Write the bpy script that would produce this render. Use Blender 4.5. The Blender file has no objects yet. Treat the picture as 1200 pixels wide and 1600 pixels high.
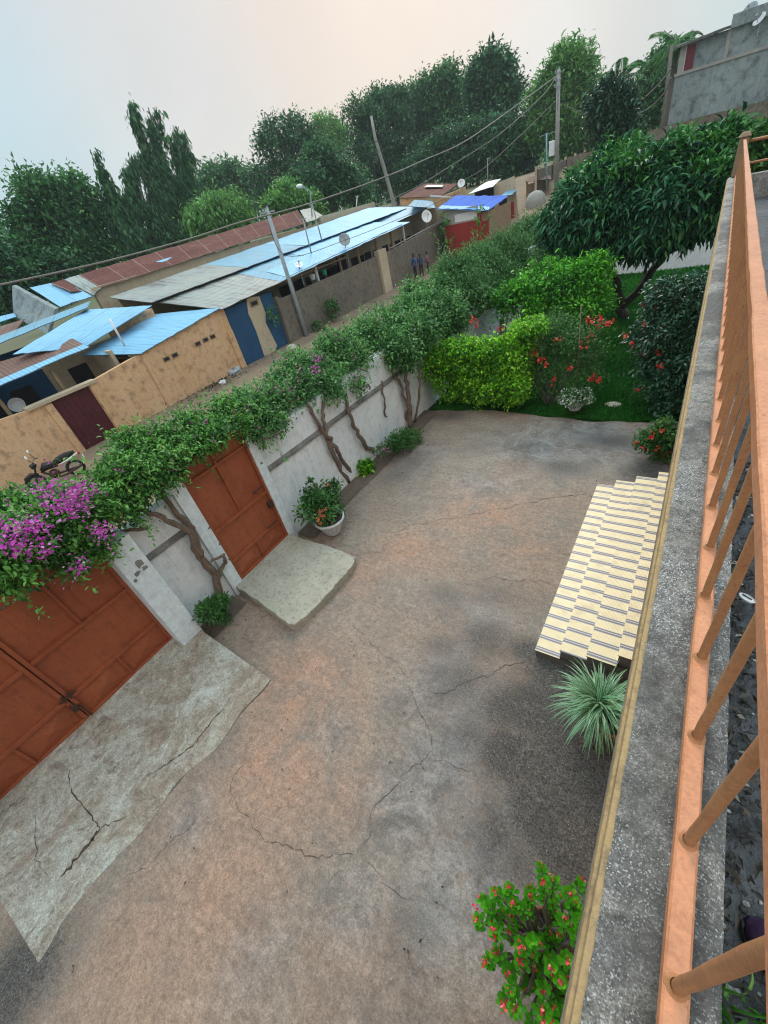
import bpy, math, random
import numpy as np
from mathutils import Vector, Matrix
random.seed(7); rng=np.random.default_rng(11)
S=bpy.context.scene
C=S.collection
rad=math.radians
# ------------------------------------------------------------------ camera
F=641.44; CAM=np.array([0,0,5.5])
R=np.array([[0.825948,0.189452,-0.53096],[0.525253,-0.600674,0.602743],[-0.204743,-0.776723,-0.595636]])
cam=bpy.data.cameras.new('camera'); co=bpy.data.objects.new('camera',cam); C.objects.link(co)
cam.sensor_fit='HORIZONTAL'; cam.sensor_width=36; cam.lens=F/1200*36; cam.clip_start=.02; cam.clip_end=2000
M=Matrix([[R[i][0],-R[i][1],-R[i][2],CAM[i]] for i in range(3)]+[[0,0,0,1]])
co.matrix_world=M; S.camera=co
try: S.cycles.filter_width=1.15
except Exception: pass
# ------------------------------------------------------------------ light
SUN_AZ=rad(-26); SUN_EL=rad(38)   # azimuth measured from +Y towards +X
w=bpy.data.worlds.new('World'); S.world=w; w.use_nodes=True
nt=w.node_tree; nt.nodes.clear()
N=nt.nodes.new; L=nt.links.new
sky=N('ShaderNodeTexSky'); sky.sky_type='NISHITA'; sky.sun_disc=False; sky.sun_elevation=SUN_EL; sky.sun_rotation=SUN_AZ; sky.air_density=1.4; sky.dust_density=3
tc=N('ShaderNodeTexCoord')
def dotramp(vec,stops):
    vm=N('ShaderNodeVectorMath'); vm.operation='DOT_PRODUCT'; nm=N('ShaderNodeVectorMath'); nm.operation='NORMALIZE'
    L(tc.outputs['Generated'],nm.inputs[0]); L(nm.outputs[0],vm.inputs[0]); vm.inputs[1].default_value=Vector(vec).normalized()
    cr=N('ShaderNodeValToRGB'); cr.color_ramp.interpolation='EASE'
    e=cr.color_ramp.elements
    while len(e)<len(stops): e.new(.5)
    for k,(p,c) in enumerate(stops): e[k].position=p; e[k].color=(*c,1)
    L(vm.outputs['Value'],cr.inputs[0]); return cr
# overcast cloud colour: cool on the left, warm where the sun stands behind the cloud
base=dotramp((-.5,.85,.3),[(0,(.60,.62,.63)),(.62,(.32,.58,.69)),(.82,(.47,.61,.67)),(.95,(.61,.615,.62)),(1,(.71,.62,.565))])
nz=N('ShaderNodeTexNoise'); nz.inputs['Scale'].default_value=3; nz.inputs['Detail'].default_value=6; nz.inputs['Distortion'].default_value=.5; L(tc.outputs['Generated'],nz.inputs['Vector'])
mr=N('ShaderNodeMapRange'); mr.inputs[1].default_value=.3; mr.inputs[2].default_value=.7; mr.inputs[3].default_value=.92; mr.inputs[4].default_value=1.07; L(nz.outputs[0],mr.inputs[0])
mu=N('ShaderNodeVectorMath'); mu.operation='SCALE'; L(base.outputs[0],mu.inputs[0]); L(mr.outputs[0],mu.inputs['Scale'])
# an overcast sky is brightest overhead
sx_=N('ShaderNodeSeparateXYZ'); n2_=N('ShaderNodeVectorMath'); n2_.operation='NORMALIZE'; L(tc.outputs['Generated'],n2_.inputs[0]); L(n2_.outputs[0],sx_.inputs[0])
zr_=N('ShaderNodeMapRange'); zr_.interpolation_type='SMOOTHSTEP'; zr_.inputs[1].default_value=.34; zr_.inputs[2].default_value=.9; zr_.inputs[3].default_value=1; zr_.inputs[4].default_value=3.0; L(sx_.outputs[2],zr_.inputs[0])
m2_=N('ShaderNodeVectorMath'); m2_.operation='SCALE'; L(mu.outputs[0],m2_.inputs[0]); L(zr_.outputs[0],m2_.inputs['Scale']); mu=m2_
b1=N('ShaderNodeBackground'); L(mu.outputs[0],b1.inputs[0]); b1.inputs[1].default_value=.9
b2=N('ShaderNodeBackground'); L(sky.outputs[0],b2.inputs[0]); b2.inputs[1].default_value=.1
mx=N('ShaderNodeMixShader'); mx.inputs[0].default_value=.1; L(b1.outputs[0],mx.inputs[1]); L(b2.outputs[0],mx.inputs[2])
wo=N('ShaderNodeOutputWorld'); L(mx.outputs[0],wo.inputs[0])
sl=bpy.data.lights.new('sun','SUN'); sl.energy=1.5; sl.angle=rad(22); sl.color=(1,.86,.74)
so=bpy.data.objects.new('sun',sl); C.objects.link(so)
sd=Vector((math.sin(SUN_AZ)*math.cos(SUN_EL),math.cos(SUN_AZ)*math.cos(SUN_EL),math.sin(SUN_EL)))
so.rotation_euler=sd.to_track_quat('Z','Y').to_euler(); so.location=(0,0,60)
S.view_settings.view_transform='Standard'; S.view_settings.look='None'; S.view_settings.gamma=1; S.view_settings.exposure=0.36
# ------------------------------------------------------------------ pixel -> world
def ray(x,y): return R@np.array([x-600,y-800,F])
def P(x,y,X=None,Y=None,z=None):
    d=ray(x,y)
    t = X/d[0] if X is not None else (Y/d[1] if Y is not None else (z-5.5)/d[2])
    return CAM+t*d
def depth(p): return float(R.T[2]@(np.array(p)-CAM))
def PB(x,y,r,X=None,Y=None,z=None):
    p=P(x,y,X,Y,z); return (p, r*depth(p)/F)
# ------------------------------------------------------------------ helpers
def nrm(v):
    v=np.asarray(v,float); return v/(np.linalg.norm(v)+1e-12)
WL={}
def wl(o):
    return WL.get(o.name, np.zeros(3))
class MB:
    def __init__(s): s.v=[]; s.f=[]; s.m=[]; s.uv=[]; s.hasuv=False
    def add(s,vs,fs,mi=0,uvs=None):
        o=len(s.v); s.v+= [tuple(map(float,p)) for p in vs]
        for k,f in enumerate(fs):
            s.f.append(tuple(i+o for i in f)); s.m.append(mi)
            if uvs: s.uv.append([uvs[i] for i in f]); s.hasuv=True
            else: s.uv.append([(0,0)]*len(f))
        return s
    def box(s,a,b,mi=0,bev=0):
        x0,y0,z0=np.minimum(a,b); x1,y1,z1=np.maximum(a,b)
        vs=[(x0,y0,z0),(x1,y0,z0),(x1,y1,z0),(x0,y1,z0),(x0,y0,z1),(x1,y0,z1),(x1,y1,z1),(x0,y1,z1)]
        return s.hexa(vs,mi)
    def hexa(s,vs,mi=0):
        return s.add(vs,[(0,3,2,1),(4,5,6,7),(0,1,5,4),(1,2,6,5),(2,3,7,6),(3,0,4,7)],mi)
    def bar(s,p,q,w,h,mi=0,up=(0,0,1)):
        p=np.array(p,float); q=np.array(q,float); d=nrm(q-p); u=np.array(up,float)
        if abs(d@u)>.95: u=np.array([1,0,0.])
        a=nrm(np.cross(d,u)); b=nrm(np.cross(a,d)); a=a*w/2; b=b*h/2
        return s.hexa([p-a-b,p+a-b,q+a-b,q-a-b,p-a+b,p+a+b,q+a+b,q-a+b],mi)
    def tube(s,pts,rs,n=8,mi=0,cap=True,sq=False):
        pts=[np.array(p,float) for p in pts]
        if not hasattr(rs,'__len__'): rs=[rs]*len(pts)
        vs=[]; pv=None
        for i,p in enumerate(pts):
            d=nrm(pts[min(i+1,len(pts)-1)]-pts[max(i-1,0)])
            if pv is None:
                u=np.array([0,0,1.]) if abs(d[2])<.9 else np.array([1.,0,0]); a=nrm(np.cross(d,u))
            else: a=nrm(pv-d*(pv@d))
            pv=a; b=np.cross(d,a)
            for k in range(n):
                t=2*math.pi*k/n; vs.append(p+rs[i]*(a*math.cos(t)+b*math.sin(t)))
        fs=[(i*n+k,i*n+(k+1)%n,(i+1)*n+(k+1)%n,(i+1)*n+k) for i in range(len(pts)-1) for k in range(n)]
        if cap: fs+= [tuple(range(n))[::-1], tuple((len(pts)-1)*n+k for k in range(n))]
        return s.add(vs,fs,mi)
    def lathe(s,prof,c=(0,0,0),n=24,mi=0,axis=(0,0,1),squash=1):
        ax=nrm(axis); u=np.array([1.,0,0]) if abs(ax[0])<.9 else np.array([0,1.,0]); a=nrm(np.cross(ax,u)); b=np.cross(ax,a)
        vs=[np.array(c)+ax*z+r*(a*math.cos(2*math.pi*k/n)+b*squash*math.sin(2*math.pi*k/n)) for r,z in prof for k in range(n)]
        fs=[(i*n+k,i*n+(k+1)%n,(i+1)*n+(k+1)%n,(i+1)*n+k) for i in range(len(prof)-1) for k in range(n)]
        return s.add(vs,fs,mi)
    def prism(s,poly,ext,mi=0):
        n=len(poly); e=np.array(ext,float); vs=[np.array(p,float) for p in poly]; vs+=[p+e for p in vs]
        return s.add(vs,[tuple(range(n))[::-1],tuple(range(n,2*n))]+[(k,(k+1)%n,n+(k+1)%n,n+k) for k in range(n)],mi)
    def ball(s,c,r,n=8,mi=0,sc=(1,1,1)):
        prof=[]; 
        vs=[];m=n//2+1
        for i in range(m+1):
            th=math.pi*i/m
            for k in range(n):
                t=2*math.pi*k/n; vs.append((c[0]+r*sc[0]*math.sin(th)*math.cos(t),c[1]+r*sc[1]*math.sin(th)*math.sin(t),c[2]+r*sc[2]*math.cos(th)))
        fs=[(i*n+k,(i+1)*n+k,(i+1)*n+(k+1)%n,i*n+(k+1)%n) for i in range(m) for k in range(n)]
        return s.add(vs,fs,mi)
    def build(s,name,mats,parent=None,smooth=False,bevel=0):
        me=bpy.data.meshes.new(name)
        off=wl(parent) if parent else np.zeros(3)
        me.from_pydata([tuple(np.array(p)-off) for p in s.v],[],s.f)
        if not isinstance(mats,(list,tuple)): mats=[mats]
        for m in mats: me.materials.append(m)
        me.polygons.foreach_set('material_index',s.m)
        if s.hasuv:
            ul=me.uv_layers.new(name='UVMap'); flat=[c for f in s.uv for p in f for c in p]
            ul.data.foreach_set('uv',flat)
        if smooth: me.polygons.foreach_set('use_smooth',[True]*len(me.polygons))
        me.update()
        o=bpy.data.objects.new(name,me); C.objects.link(o)
        if parent: o.parent=parent; WL[o.name]=off
        if bevel:
            b=o.modifiers.new('bevel','BEVEL'); b.width=bevel; b.segments=2; b.limit_method='ANGLE'
        return o
def tag(o,label=None,cat=None,group=None,kind=None):
    if label: o['label']=label
    if cat: o['category']=cat
    if group: o['group']=group
    if kind: o['kind']=kind
    return o
def thing(name,label,cat,loc,group=None):
    o=bpy.data.objects.new(name,None); C.objects.link(o); o.location=tuple(map(float,loc)); o.empty_display_size=.2
    WL[o.name]=np.array(loc,float); return tag(o,label,cat,group)
def copy_tree(o,loc=None,rz=None,label=None,parent=None,scale=None):
    c=o.copy(); C.objects.link(c)
    if parent: c.parent=parent
    for ch in list(o.children): copy_tree(ch,parent=c)
    if loc is not None: c.location=tuple(map(float,loc)); WL[c.name]=np.array(loc,float)
    if rz is not None: c.rotation_euler=(0,0,rz)
    if scale: c.scale=(scale,)*3
    if label: c['label']=label
    return c
# ------------------------------------------------------------------ materials
def newmat(name):
    m=bpy.data.materials.new(name); m.use_nodes=True; t=m.node_tree; b=t.nodes['Principled BSDF']
    return m,t,b
class NG:
    def __init__(s,t): s.t=t
    def n(s,typ,**kw):
        x=s.t.nodes.new(typ)
        for k,v in kw.items():
            if k.startswith('i_'):
                key=k[2:]; key=int(key) if key.isdigit() else key.replace('_',' ')
                x.inputs[key].default_value=v
            else: setattr(x,k,v)
        return x
    def l(s,a,b): s.t.links.new(a,b)
    def noise(s,vec,scale,detail=4,rough=.55,dist=0):
        x=s.n('ShaderNodeTexNoise'); x.inputs['Scale'].default_value=scale; x.inputs['Detail'].default_value=detail; x.inputs['Roughness'].default_value=rough; x.inputs['Distortion'].default_value=dist
        if vec is not None: s.l(vec,x.inputs['Vector'])
        return x.outputs[0]
    def rng(s,v,a,b,c=0,d=1,clamp=True):
        x=s.n('ShaderNodeMapRange'); x.inputs[1].default_value=a; x.inputs[2].default_value=b; x.inputs[3].default_value=c; x.inputs[4].default_value=d; x.clamp=clamp
        s.l(v,x.inputs[0]); return x.outputs[0]
    def mix(s,f,a,b,mode='MIX'):
        x=s.n('ShaderNodeMix'); x.data_type='RGBA'; x.blend_type=mode
        if hasattr(f,'links') : s.l(f,x.inputs[0])
        else: x.inputs[0].default_value=f
        for q,i in ((a,6),(b,7)):
            if hasattr(q,'links'): s.l(q,x.inputs[i])
            else: x.inputs[i].default_value=(*q,1)
        return x.outputs[2]
    def math(s,op,a,b=None):
        x=s.n('ShaderNodeMath'); x.operation=op
        for q,i in ((a,0),(b,1)):
            if q is None: continue
            if hasattr(q,'links'): s.l(q,x.inputs[i])
            else: x.inputs[i].default_value=q
        return x.outputs[0]
    def bump(s,h,st,dist,b,prev=None):
        x=s.n('ShaderNodeBump'); x.inputs['Strength'].default_value=st; x.inputs['Distance'].default_value=dist; s.l(h,x.inputs['Height'])
        if prev: s.l(prev,x.inputs['Normal'])
        s.l(x.outputs[0],b.inputs['Normal']); return x.outputs[0]
    def coord(s,k='Object'): return s.n('ShaderNodeTexCoord').outputs[k]
    def mul(s,c,f):
        x=s.n('ShaderNodeVectorMath'); x.operation='SCALE'; s.l(c,x.inputs[0]); s.l(f,x.inputs['Scale']); return x.outputs[0]
    def cells(s,pos,scale,lo,hi):   # aggregate: every grain its own brightness
        v=s.n('ShaderNodeTexVoronoi'); v.inputs['Scale'].default_value=scale; s.l(pos,v.inputs['Vector']); q=s.n('ShaderNodeSeparateColor'); s.l(v.outputs['Color'],q.inputs[0]); return s.rng(q.outputs[0],0,1,lo,hi)
    def geo(s,k='Position'): return s.n('ShaderNodeNewGeometry').outputs[k]
def vscale(g,vec,sc):
    x=g.n('ShaderNodeMapping'); x.inputs['Scale'].default_value=sc; g.l(vec,x.inputs['Vector']); return x.outputs[0]
def weathered(name,c1,c2,dirt=(.05,.045,.04),dirt_amt=.5,scale=1.5,rough=.85,bump=.3,streak=0,fine=40,bdist=.01,spec=.3,dirt_lo=.5):
    m,t,b=newmat(name); g=NG(t); pos=g.geo()
    n1=g.noise(pos,scale,6,.6); n2=g.noise(pos,scale*6,5,.65); n3=g.noise(pos,fine,3,.6)
    col=g.mix(g.rng(n1,.35,.65),c1,c2)
    col=g.mix(g.rng(n3,.3,.75,0,.35),col,tuple(x*.6 for x in c1))
    dm=g.rng(n2,dirt_lo,dirt_lo+.22,0,dirt_amt); 
    if streak:
        sv=vscale(g,pos,(9,9,.7)); ns=g.noise(sv,1.2,5,.7); dm=g.math('MAXIMUM',dm,g.rng(ns,.5,.75,0,streak))
    col=g.mix(dm,col,dirt)
    col=g.mul(col,g.rng(n2,.3,.7,.82,1.14)); col=g.mul(col,g.rng(n3,.3,.7,.84,1.12))
    g.l(col,b.inputs['Base Color']); b.inputs['Roughness'].default_value=rough; b.inputs['Specular IOR Level'].default_value=spec
    h=g.math('ADD',g.math('MULTIPLY',n2,.7),g.math('MULTIPLY',n3,.35))
    g.bump(h,bump,bdist,b); return m
def plain(name,c,rough=.6,metal=0,var=.25,scale=8,spec=.4,bump=.1):
    m,t,b=newmat(name); g=NG(t); pos=g.geo(); n=g.noise(pos,scale,4,.6); n2=g.noise(pos,scale*9,3)
    col=g.mix(g.rng(n,.3,.7),tuple(x*(1-var) for x in c),tuple(min(1,x*(1+var*.6)) for x in c))
    g.l(col,b.inputs['Base Color']); b.inputs['Roughness'].default_value=rough; b.inputs['Metallic'].default_value=metal; b.inputs['Specular IOR Level'].default_value=spec
    g.bump(n2,bump,.004,b); return m
def leafmat(name,dark,light,extra=None,rough=.5,trans=.3,spec=.3,gain=1.35):
    if dark[1]>dark[0] and dark[1]>dark[2]: dark,light=[tuple(min(.8,x*gain*(1.05 if i==1 else .95)) for i,x in enumerate(c)) for c in (dark,light)]
    # dark/light: real leaf colours of older and newer leaves, mixed per leaf by the 'tint' attribute
    m,t,b=newmat(name); g=NG(t); a=g.n('ShaderNodeAttribute'); a.attribute_name='tint'
    cr=g.n('ShaderNodeValToRGB'); e=cr.color_ramp.elements; e[0].position=.1; e[0].color=(*dark,1); e[1].position=.85; e[1].color=(*light,1)
    if extra: q=e.new(.97); q.color=(*extra,1)
    g.l(a.outputs['Fac'],cr.inputs[0]); g.l(cr.outputs[0],b.inputs['Base Color']); b.inputs['Roughness'].default_value=rough; b.inputs['Specular IOR Level'].default_value=spec
    tr=g.n('ShaderNodeBsdfTranslucent'); mc=g.mix(.5,cr.outputs[0],(.25,.5,.05),'MULTIPLY'); g.l(cr.outputs[0],tr.inputs['Color'])
    ms=g.n('ShaderNodeMixShader'); ms.inputs[0].default_value=trans; g.l(b.outputs[0],ms.inputs[1]); g.l(tr.outputs[0],ms.inputs[2])
    g.l(ms.outputs[0],t.nodes['Material Output'].inputs[0]); return m
def barkmat(name,c):
    m,t,b=newmat(name); g=NG(t); pos=g.geo(); v=vscale(g,pos,(30,30,6)); n=g.noise(v,1,6,.7); n2=g.noise(pos,5,4)
    col=g.mix(g.rng(n,.35,.65),tuple(x*.45 for x in c),tuple(min(1,x*1.35) for x in c)); col=g.mix(g.rng(n2,.5,.7,0,.5),col,tuple(x*.6 for x in c))
    g.l(col,b.inputs['Base Color']); b.inputs['Roughness'].default_value=.9; g.bump(n,.8,.015,b); return m
def roofmat(name,base,alt,rust,rust_lo=.5,rust_amt=.8,metal=.15,pitch=.15,sheet=.85,rough=.45,seam=(.05,.05,.05),vary=.3):
    m,t,b=newmat(name); g=NG(t); uv=g.coord('UV'); sx=g.n('ShaderNodeSeparateXYZ'); g.l(uv,sx.inputs[0]); u,v=sx.outputs[0],sx.outputs[1]
    pos=g.geo()
    fu=g.math('FLOOR',g.math('DIVIDE',u,sheet)); fv=g.math('FLOOR',g.math('DIVIDE',v,2.1))
    cb=g.n('ShaderNodeCombineXYZ'); g.l(fu,cb.inputs[0]); g.l(fv,cb.inputs[1]); b.inputs['Specular IOR Level'].default_value=.15; wn=g.n('ShaderNodeTexWhiteNoise'); g.l(cb.outputs[0],wn.inputs['Vector'])
    st=vscale(g,uv,(3.5,.35,1)); n1=g.noise(st,1.2,6,.7); n2=g.noise(pos,.5,4); n3=g.noise(pos,14,4,.7)
    col=g.mix(g.math('MULTIPLY',wn.outputs[0],vary),base,alt); col=g.mix(g.rng(n2,.4,.65,0,.5),col,alt)
    rm=g.rng(g.math('ADD',g.math('MULTIPLY',n1,.65),g.math('MULTIPLY',n2,.35)),rust_lo,rust_lo+.13,0,rust_amt)
    rc=g.mix(n3,rust,tuple(x*.5 for x in rust)); col=g.mix(rm,col,rc)
    fr=g.math('FRACT',g.math('DIVIDE',u,sheet)); se=g.rng(fr,.0,.045,.7,0); col=g.mix(se,col,seam)
    fr2=g.math('FRACT',g.math('DIVIDE',v,2.1)); col=g.mix(g.rng(fr2,0,.02,.55,0),col,seam)
    col=g.mix(g.rng(n3,.55,.8,0,.25),col,seam)
    g.l(col,b.inputs['Base Color']); b.inputs['Roughness'].default_value=rough; b.inputs['Metallic'].default_value=metal
    wv=g.math('SINE',g.math('MULTIPLY',u,2*math.pi/pitch)); nb=g.bump(wv,.55,.02,b); g.bump(n3,.12,.01,b,nb)
    return m
MAT={}
MAT['white_wall']=weathered('whitewash',(.88,.90,.91),(.76,.81,.84),(.30,.29,.27),.5,1.1,.9,.35,.4,45,dirt_lo=.54)
MAT['pillar']=weathered('pillar_paint',(.80,.87,.90),(.72,.81,.85),(.2,.2,.19),.35,1.2,.75,.25,.2,45,dirt_lo=.6)
MAT['ledge']=weathered('dirty_ledge',(.30,.29,.27),(.13,.125,.12),(.03,.03,.028),.7,3,.95,.5,.2)
MAT['gate']=weathered('red_oxide_paint',(.40,.11,.045),(.33,.082,.033),(.13,.035,.017),.6,.8,.5,.2,.55,30,.006,.4,dirt_lo=.47)
MAT['gate_dark']=plain('rusted_iron',(.06,.03,.02),.7)
MAT['slab']=weathered('slab_concrete',(.52,.485,.39),(.41,.385,.31),(.13,.12,.10),.75,2.5,.9,.6,0,60,.012,dirt_lo=.47)
MAT['conc']=weathered('parapet_concrete',(.29,.27,.235),(.17,.165,.155),(.04,.04,.04),.85,3.2,.9,.9,0,120,.012,dirt_lo=.46)
MAT['mould']=weathered('ochre_moulding',(.46,.31,.15),(.37,.26,.13),(.12,.09,.06),.8,5,.8,.6,.5,70,dirt_lo=.47)
MAT['rail']=weathered('orange_paint',(.64,.27,.13),(.54,.215,.10),(.13,.05,.028),.8,9,.42,.7,.25,110,.005,.5,dirt_lo=.56)
MAT['bal']=weathered('tan_paint',(.50,.23,.10),(.42,.18,.08),(.10,.045,.025),.8,12,.5,.7,.3,120,.004,.4,dirt_lo=.55)
MAT['yellow']=weathered('ochre_plaster',(.82,.54,.32),(.72,.44,.23),(.24,.15,.09),.85,.5,.9,.3,.45,18,dirt_lo=.47)
MAT['cream']=weathered('cream_plaster',(.62,.52,.37),(.50,.41,.29),(.16,.14,.11),.5,.8,.9,.3,.4,25)
MAT['greywall']=weathered('grey_render',(.25,.215,.165),(.18,.16,.13),(.05,.045,.04),.75,.7,.92,.4,.75,25,dirt_lo=.46)
MAT['blue']=weathered('blue_paint',(.028,.10,.21),(.02,.075,.165),(.015,.03,.05),.5,1.2,.8,.2,.3,25)
MAT['maroon']=plain('maroon_sheet',(.085,.014,.022),.5,.1,.3,3)
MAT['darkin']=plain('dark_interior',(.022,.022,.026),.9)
MAT['tan']=weathered('tan_timber',(.34,.24,.15),(.26,.18,.11),(.08,.06,.04),.5,3,.8,.3)
MAT['red']=weathered('red_paint',(.36,.035,.025),(.28,.028,.02),(.08,.02,.02),.5,1.5,.7,.2,.4)
MAT['pole']=weathered('galvanised',(.42,.48,.52),(.30,.36,.40),(.15,.14,.13),.5,4,.5,.2,.3)
MAT['poleconc']=weathered('pole_concrete',(.42,.42,.38),(.32,.32,.3),(.15,.14,.12),.5,2,.85,.3,.3)
MAT['greyhouse']=weathered('bare_cement',(.36,.43,.43),(.24,.29,.30),(.055,.065,.07),.75,.35,.92,.5,.6,12,.03,dirt_lo=.45)
MAT['white']=plain('white_plastic',(.72,.74,.74),.35,0,.12)
MAT['pot']=weathered('white_pot',(.72,.74,.74),(.62,.63,.62),(.22,.2,.17),.4,6,.5,.15,.3,60,dirt_lo=.58)
MAT['terra']=weathered('terracotta',(.30,.11,.055),(.24,.085,.045),(.1,.06,.04),.5,6,.8,.3)
MAT['soil']=weathered('soil',(.10,.07,.05),(.06,.042,.03),(.025,.02,.015),.7,6,.95,1,0,50,.03)
MAT['black']=plain('black_plastic',(.015,.015,.017),.35,0,.2)
MAT['rubber']=plain('rubber',(.02,.02,.02),.8)
MAT['chrome']=plain('chrome',(.6,.62,.64),.25,.9,.1)
MAT['wire']=plain('cable_grey',(.20,.19,.17),.6)
MAT['wire_dark']=plain('cable_dark',(.04,.04,.04),.7)
MAT['purple']=plain('purple_fabric',(.035,.012,.045),.9,0,.4,60)
MAT['dish']=plain('dish_grey',(.30,.33,.34),.5,.2,.2)
MAT['wood']=barkmat('weathered_wood',(.22,.17,.12))
MAT['bark']=barkmat('vine_bark',(.19,.135,.10))
MAT['bark_dark']=barkmat('dark_bark',(.06,.05,.042))
MAT['bark_grey']=barkmat('grey_bark',(.16,.145,.125))
MAT['r_blue']=roofmat('new_blue_roof',(.22,.48,.70),(.18,.38,.54),(.20,.25,.28),.57,.6,.05,vary=.35)
MAT['r_blue2']=roofmat('worn_blue_roof',(.16,.37,.52),(.20,.32,.38),(.22,.19,.16),.56,.6,.05)
MAT['r_grey']=roofmat('weathered_grey_roof',(.31,.33,.30),(.22,.28,.30),(.15,.09,.065),.50,.8,.1)
MAT['r_rust']=roofmat('rusted_roof',(.085,.025,.022),(.13,.045,.035),(.30,.15,.10),.54,.6,.0,rough=.85,seam=(.36,.27,.22),vary=.7,sheet=1.5)
MAT['r_rust2']=roofmat('old_rust_roof',(.14,.075,.06),(.21,.15,.13),(.30,.26,.24),.52,.7,.0,rough=.8)
MAT['tarp']=roofmat('blue_tarp',(.07,.16,.56),(.05,.12,.45),(.03,.2,.6),.6,.5,0,pitch=.6,rough=.9,seam=(.03,.07,.3))
MAT['street']=weathered('street_dirt',(.30,.22,.15),(.20,.15,.105),(.09,.07,.05),.6,.6,.95,.6,0,15,.03)
MAT['ground']=weathered('far_ground',(.10,.12,.05),(.15,.13,.08),(.05,.06,.03),.6,.1,.95,.3,0,4)
G={}
G['boug']=leafmat('bougainvillea_leaf',(.018,.075,.018),(.15,.34,.065),(.30,.48,.13),trans=.22)
G['vine']=leafmat('garden_vine_leaf',(.018,.075,.025),(.15,.32,.095),(.26,.44,.16))
G['feather']=leafmat('feathery_leaf',(.028,.085,.028),(.12,.25,.085),(.19,.34,.12))
G['hedge']=leafmat('hedge_leaf',(.02,.12,.008),(.27,.55,.03),(.50,.72,.08),rough=.4)
G['lime']=leafmat('lime_leaf',(.015,.10,.01),(.15,.46,.03),(.33,.62,.08),trans=.2)
G['mango']=leafmat('mango_leaf',(.006,.04,.022),(.04,.155,.06),(.11,.30,.075),rough=.42,trans=.15)
G['mangot']=leafmat('mango_new_leaf',(.03,.12,.02),(.06,.21,.035),(.12,.31,.055),rough=.38,trans=.18)
G['dark']=leafmat('glossy_dark_leaf',(.008,.035,.018),(.04,.11,.055),(.11,.22,.13),rough=.3,trans=.12,spec=.5)
G['mid']=leafmat('shrub_leaf',(.02,.07,.018),(.08,.19,.045),(.16,.30,.08))
G['milii']=leafmat('rosette_leaf',(.018,.10,.006),(.08,.32,.015),(.16,.46,.03),rough=.35)
G['far1']=leafmat('far_green_leaf',(.018,.07,.03),(.10,.25,.085),(.18,.36,.10),trans=.3)
G['far2']=leafmat('far_dark_leaf',(.012,.055,.028),(.07,.18,.07),(.12,.27,.09),trans=.28)
G['far3']=leafmat('far_olive_leaf',(.05,.14,.04),(.17,.34,.09),(.24,.42,.12),trans=.35)
G['magenta']=leafmat('magenta_bract',(.36,.03,.30),(.70,.10,.58),(.85,.35,.78),trans=.35)
G['pinkf']=leafmat('pale_pink_bract',(.32,.06,.22),(.55,.16,.40),(.7,.35,.55),trans=.3)
G['redf']=leafmat('red_petal',(.45,.02,.012),(.75,.06,.04),(.85,.18,.10),trans=.2)
G['pinkred']=leafmat('coral_pink_petal',(.60,.03,.06),(.85,.10,.13),(.9,.3,.25),trans=.2)
G['orange']=leafmat('orange_petal',(.6,.08,.03),(.8,.2,.1),(.85,.3,.15),trans=.2)
G['whitef']=leafmat('white_petal',(.5,.55,.4),(.75,.78,.65),(.85,.85,.8),trans=.2)
G['grass']=leafmat('grass_blade',(.006,.07,.006),(.03,.18,.015),(.07,.28,.03),trans=.2,rough=.6)
G['weed']=leafmat('weed_blade',(.03,.11,.015),(.10,.28,.04),(.2,.4,.08))
G['litter']=leafmat('dead_leaf',(.02,.018,.015),(.09,.07,.05),(.3,.27,.22),trans=0,rough=.6)
# spider plant: white margins, green middle, from the leaf's own UV across its width
def spidermat():
    m,t,b=newmat('striped_leaf'); g=NG(t); uv=g.coord('UV'); sx=g.n('ShaderNodeSeparateXYZ'); g.l(uv,sx.inputs[0])
    d=g.math('ABSOLUTE',g.math('SUBTRACT',sx.outputs[0],.5)); f=g.rng(d,.22,.32); c=g.mix(f,(.035,.19,.06),(.42,.60,.38))
    a=g.noise(g.geo(),14,2); c=g.mix(g.rng(a,.3,.7,0,.45),c,(.04,.19,.07)); g.l(c,b.inputs['Base Color']); b.inputs['Roughness'].default_value=.4
    return m
MAT['spider']=spidermat()
# ------------------------------------------------------------------ foliage
def unit(n):
    v=rng.normal(size=(n,3)); return v/np.linalg.norm(v,axis=1,keepdims=True)
TPL={ # vertices (x across, y along, z normal), faces
 'leaf':(np.array([[0,0,0],[-.5,.45,.10],[0,1,-.12],[.5,.45,.10]]),[(0,2,1),(0,3,2)]),
 'ovate':(np.array([[0,0,0],[-.42,.35,.08],[-.30,.75,.05],[0,1,-.1],[.30,.75,.05],[.42,.35,.08],[0,.5,-.02]]),[(0,6,1),(1,6,2),(2,6,3),(3,6,4),(4,6,5),(5,6,0)]),
 'obov':(np.array([[0,0,0],[-.22,.35,.03],[-.48,.75,.05],[-.25,.98,.0],[.25,.98,.0],[.48,.75,.05],[.22,.35,.03],[0,.6,-.03]]),[(0,7,1),(1,7,2),(2,7,3),(3,7,4),(4,7,5),(5,7,6),(6,7,0)]),
 'long':(np.array([[0,0,0],[-.5,.3,.12],[-.42,.7,.02],[0,1,-.28],[.42,.7,.02],[.5,.3,.12],[0,.5,0]]),[(0,6,1),(1,6,2),(2,6,3),(3,6,4),(4,6,5),(5,6,0)]),
}
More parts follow.
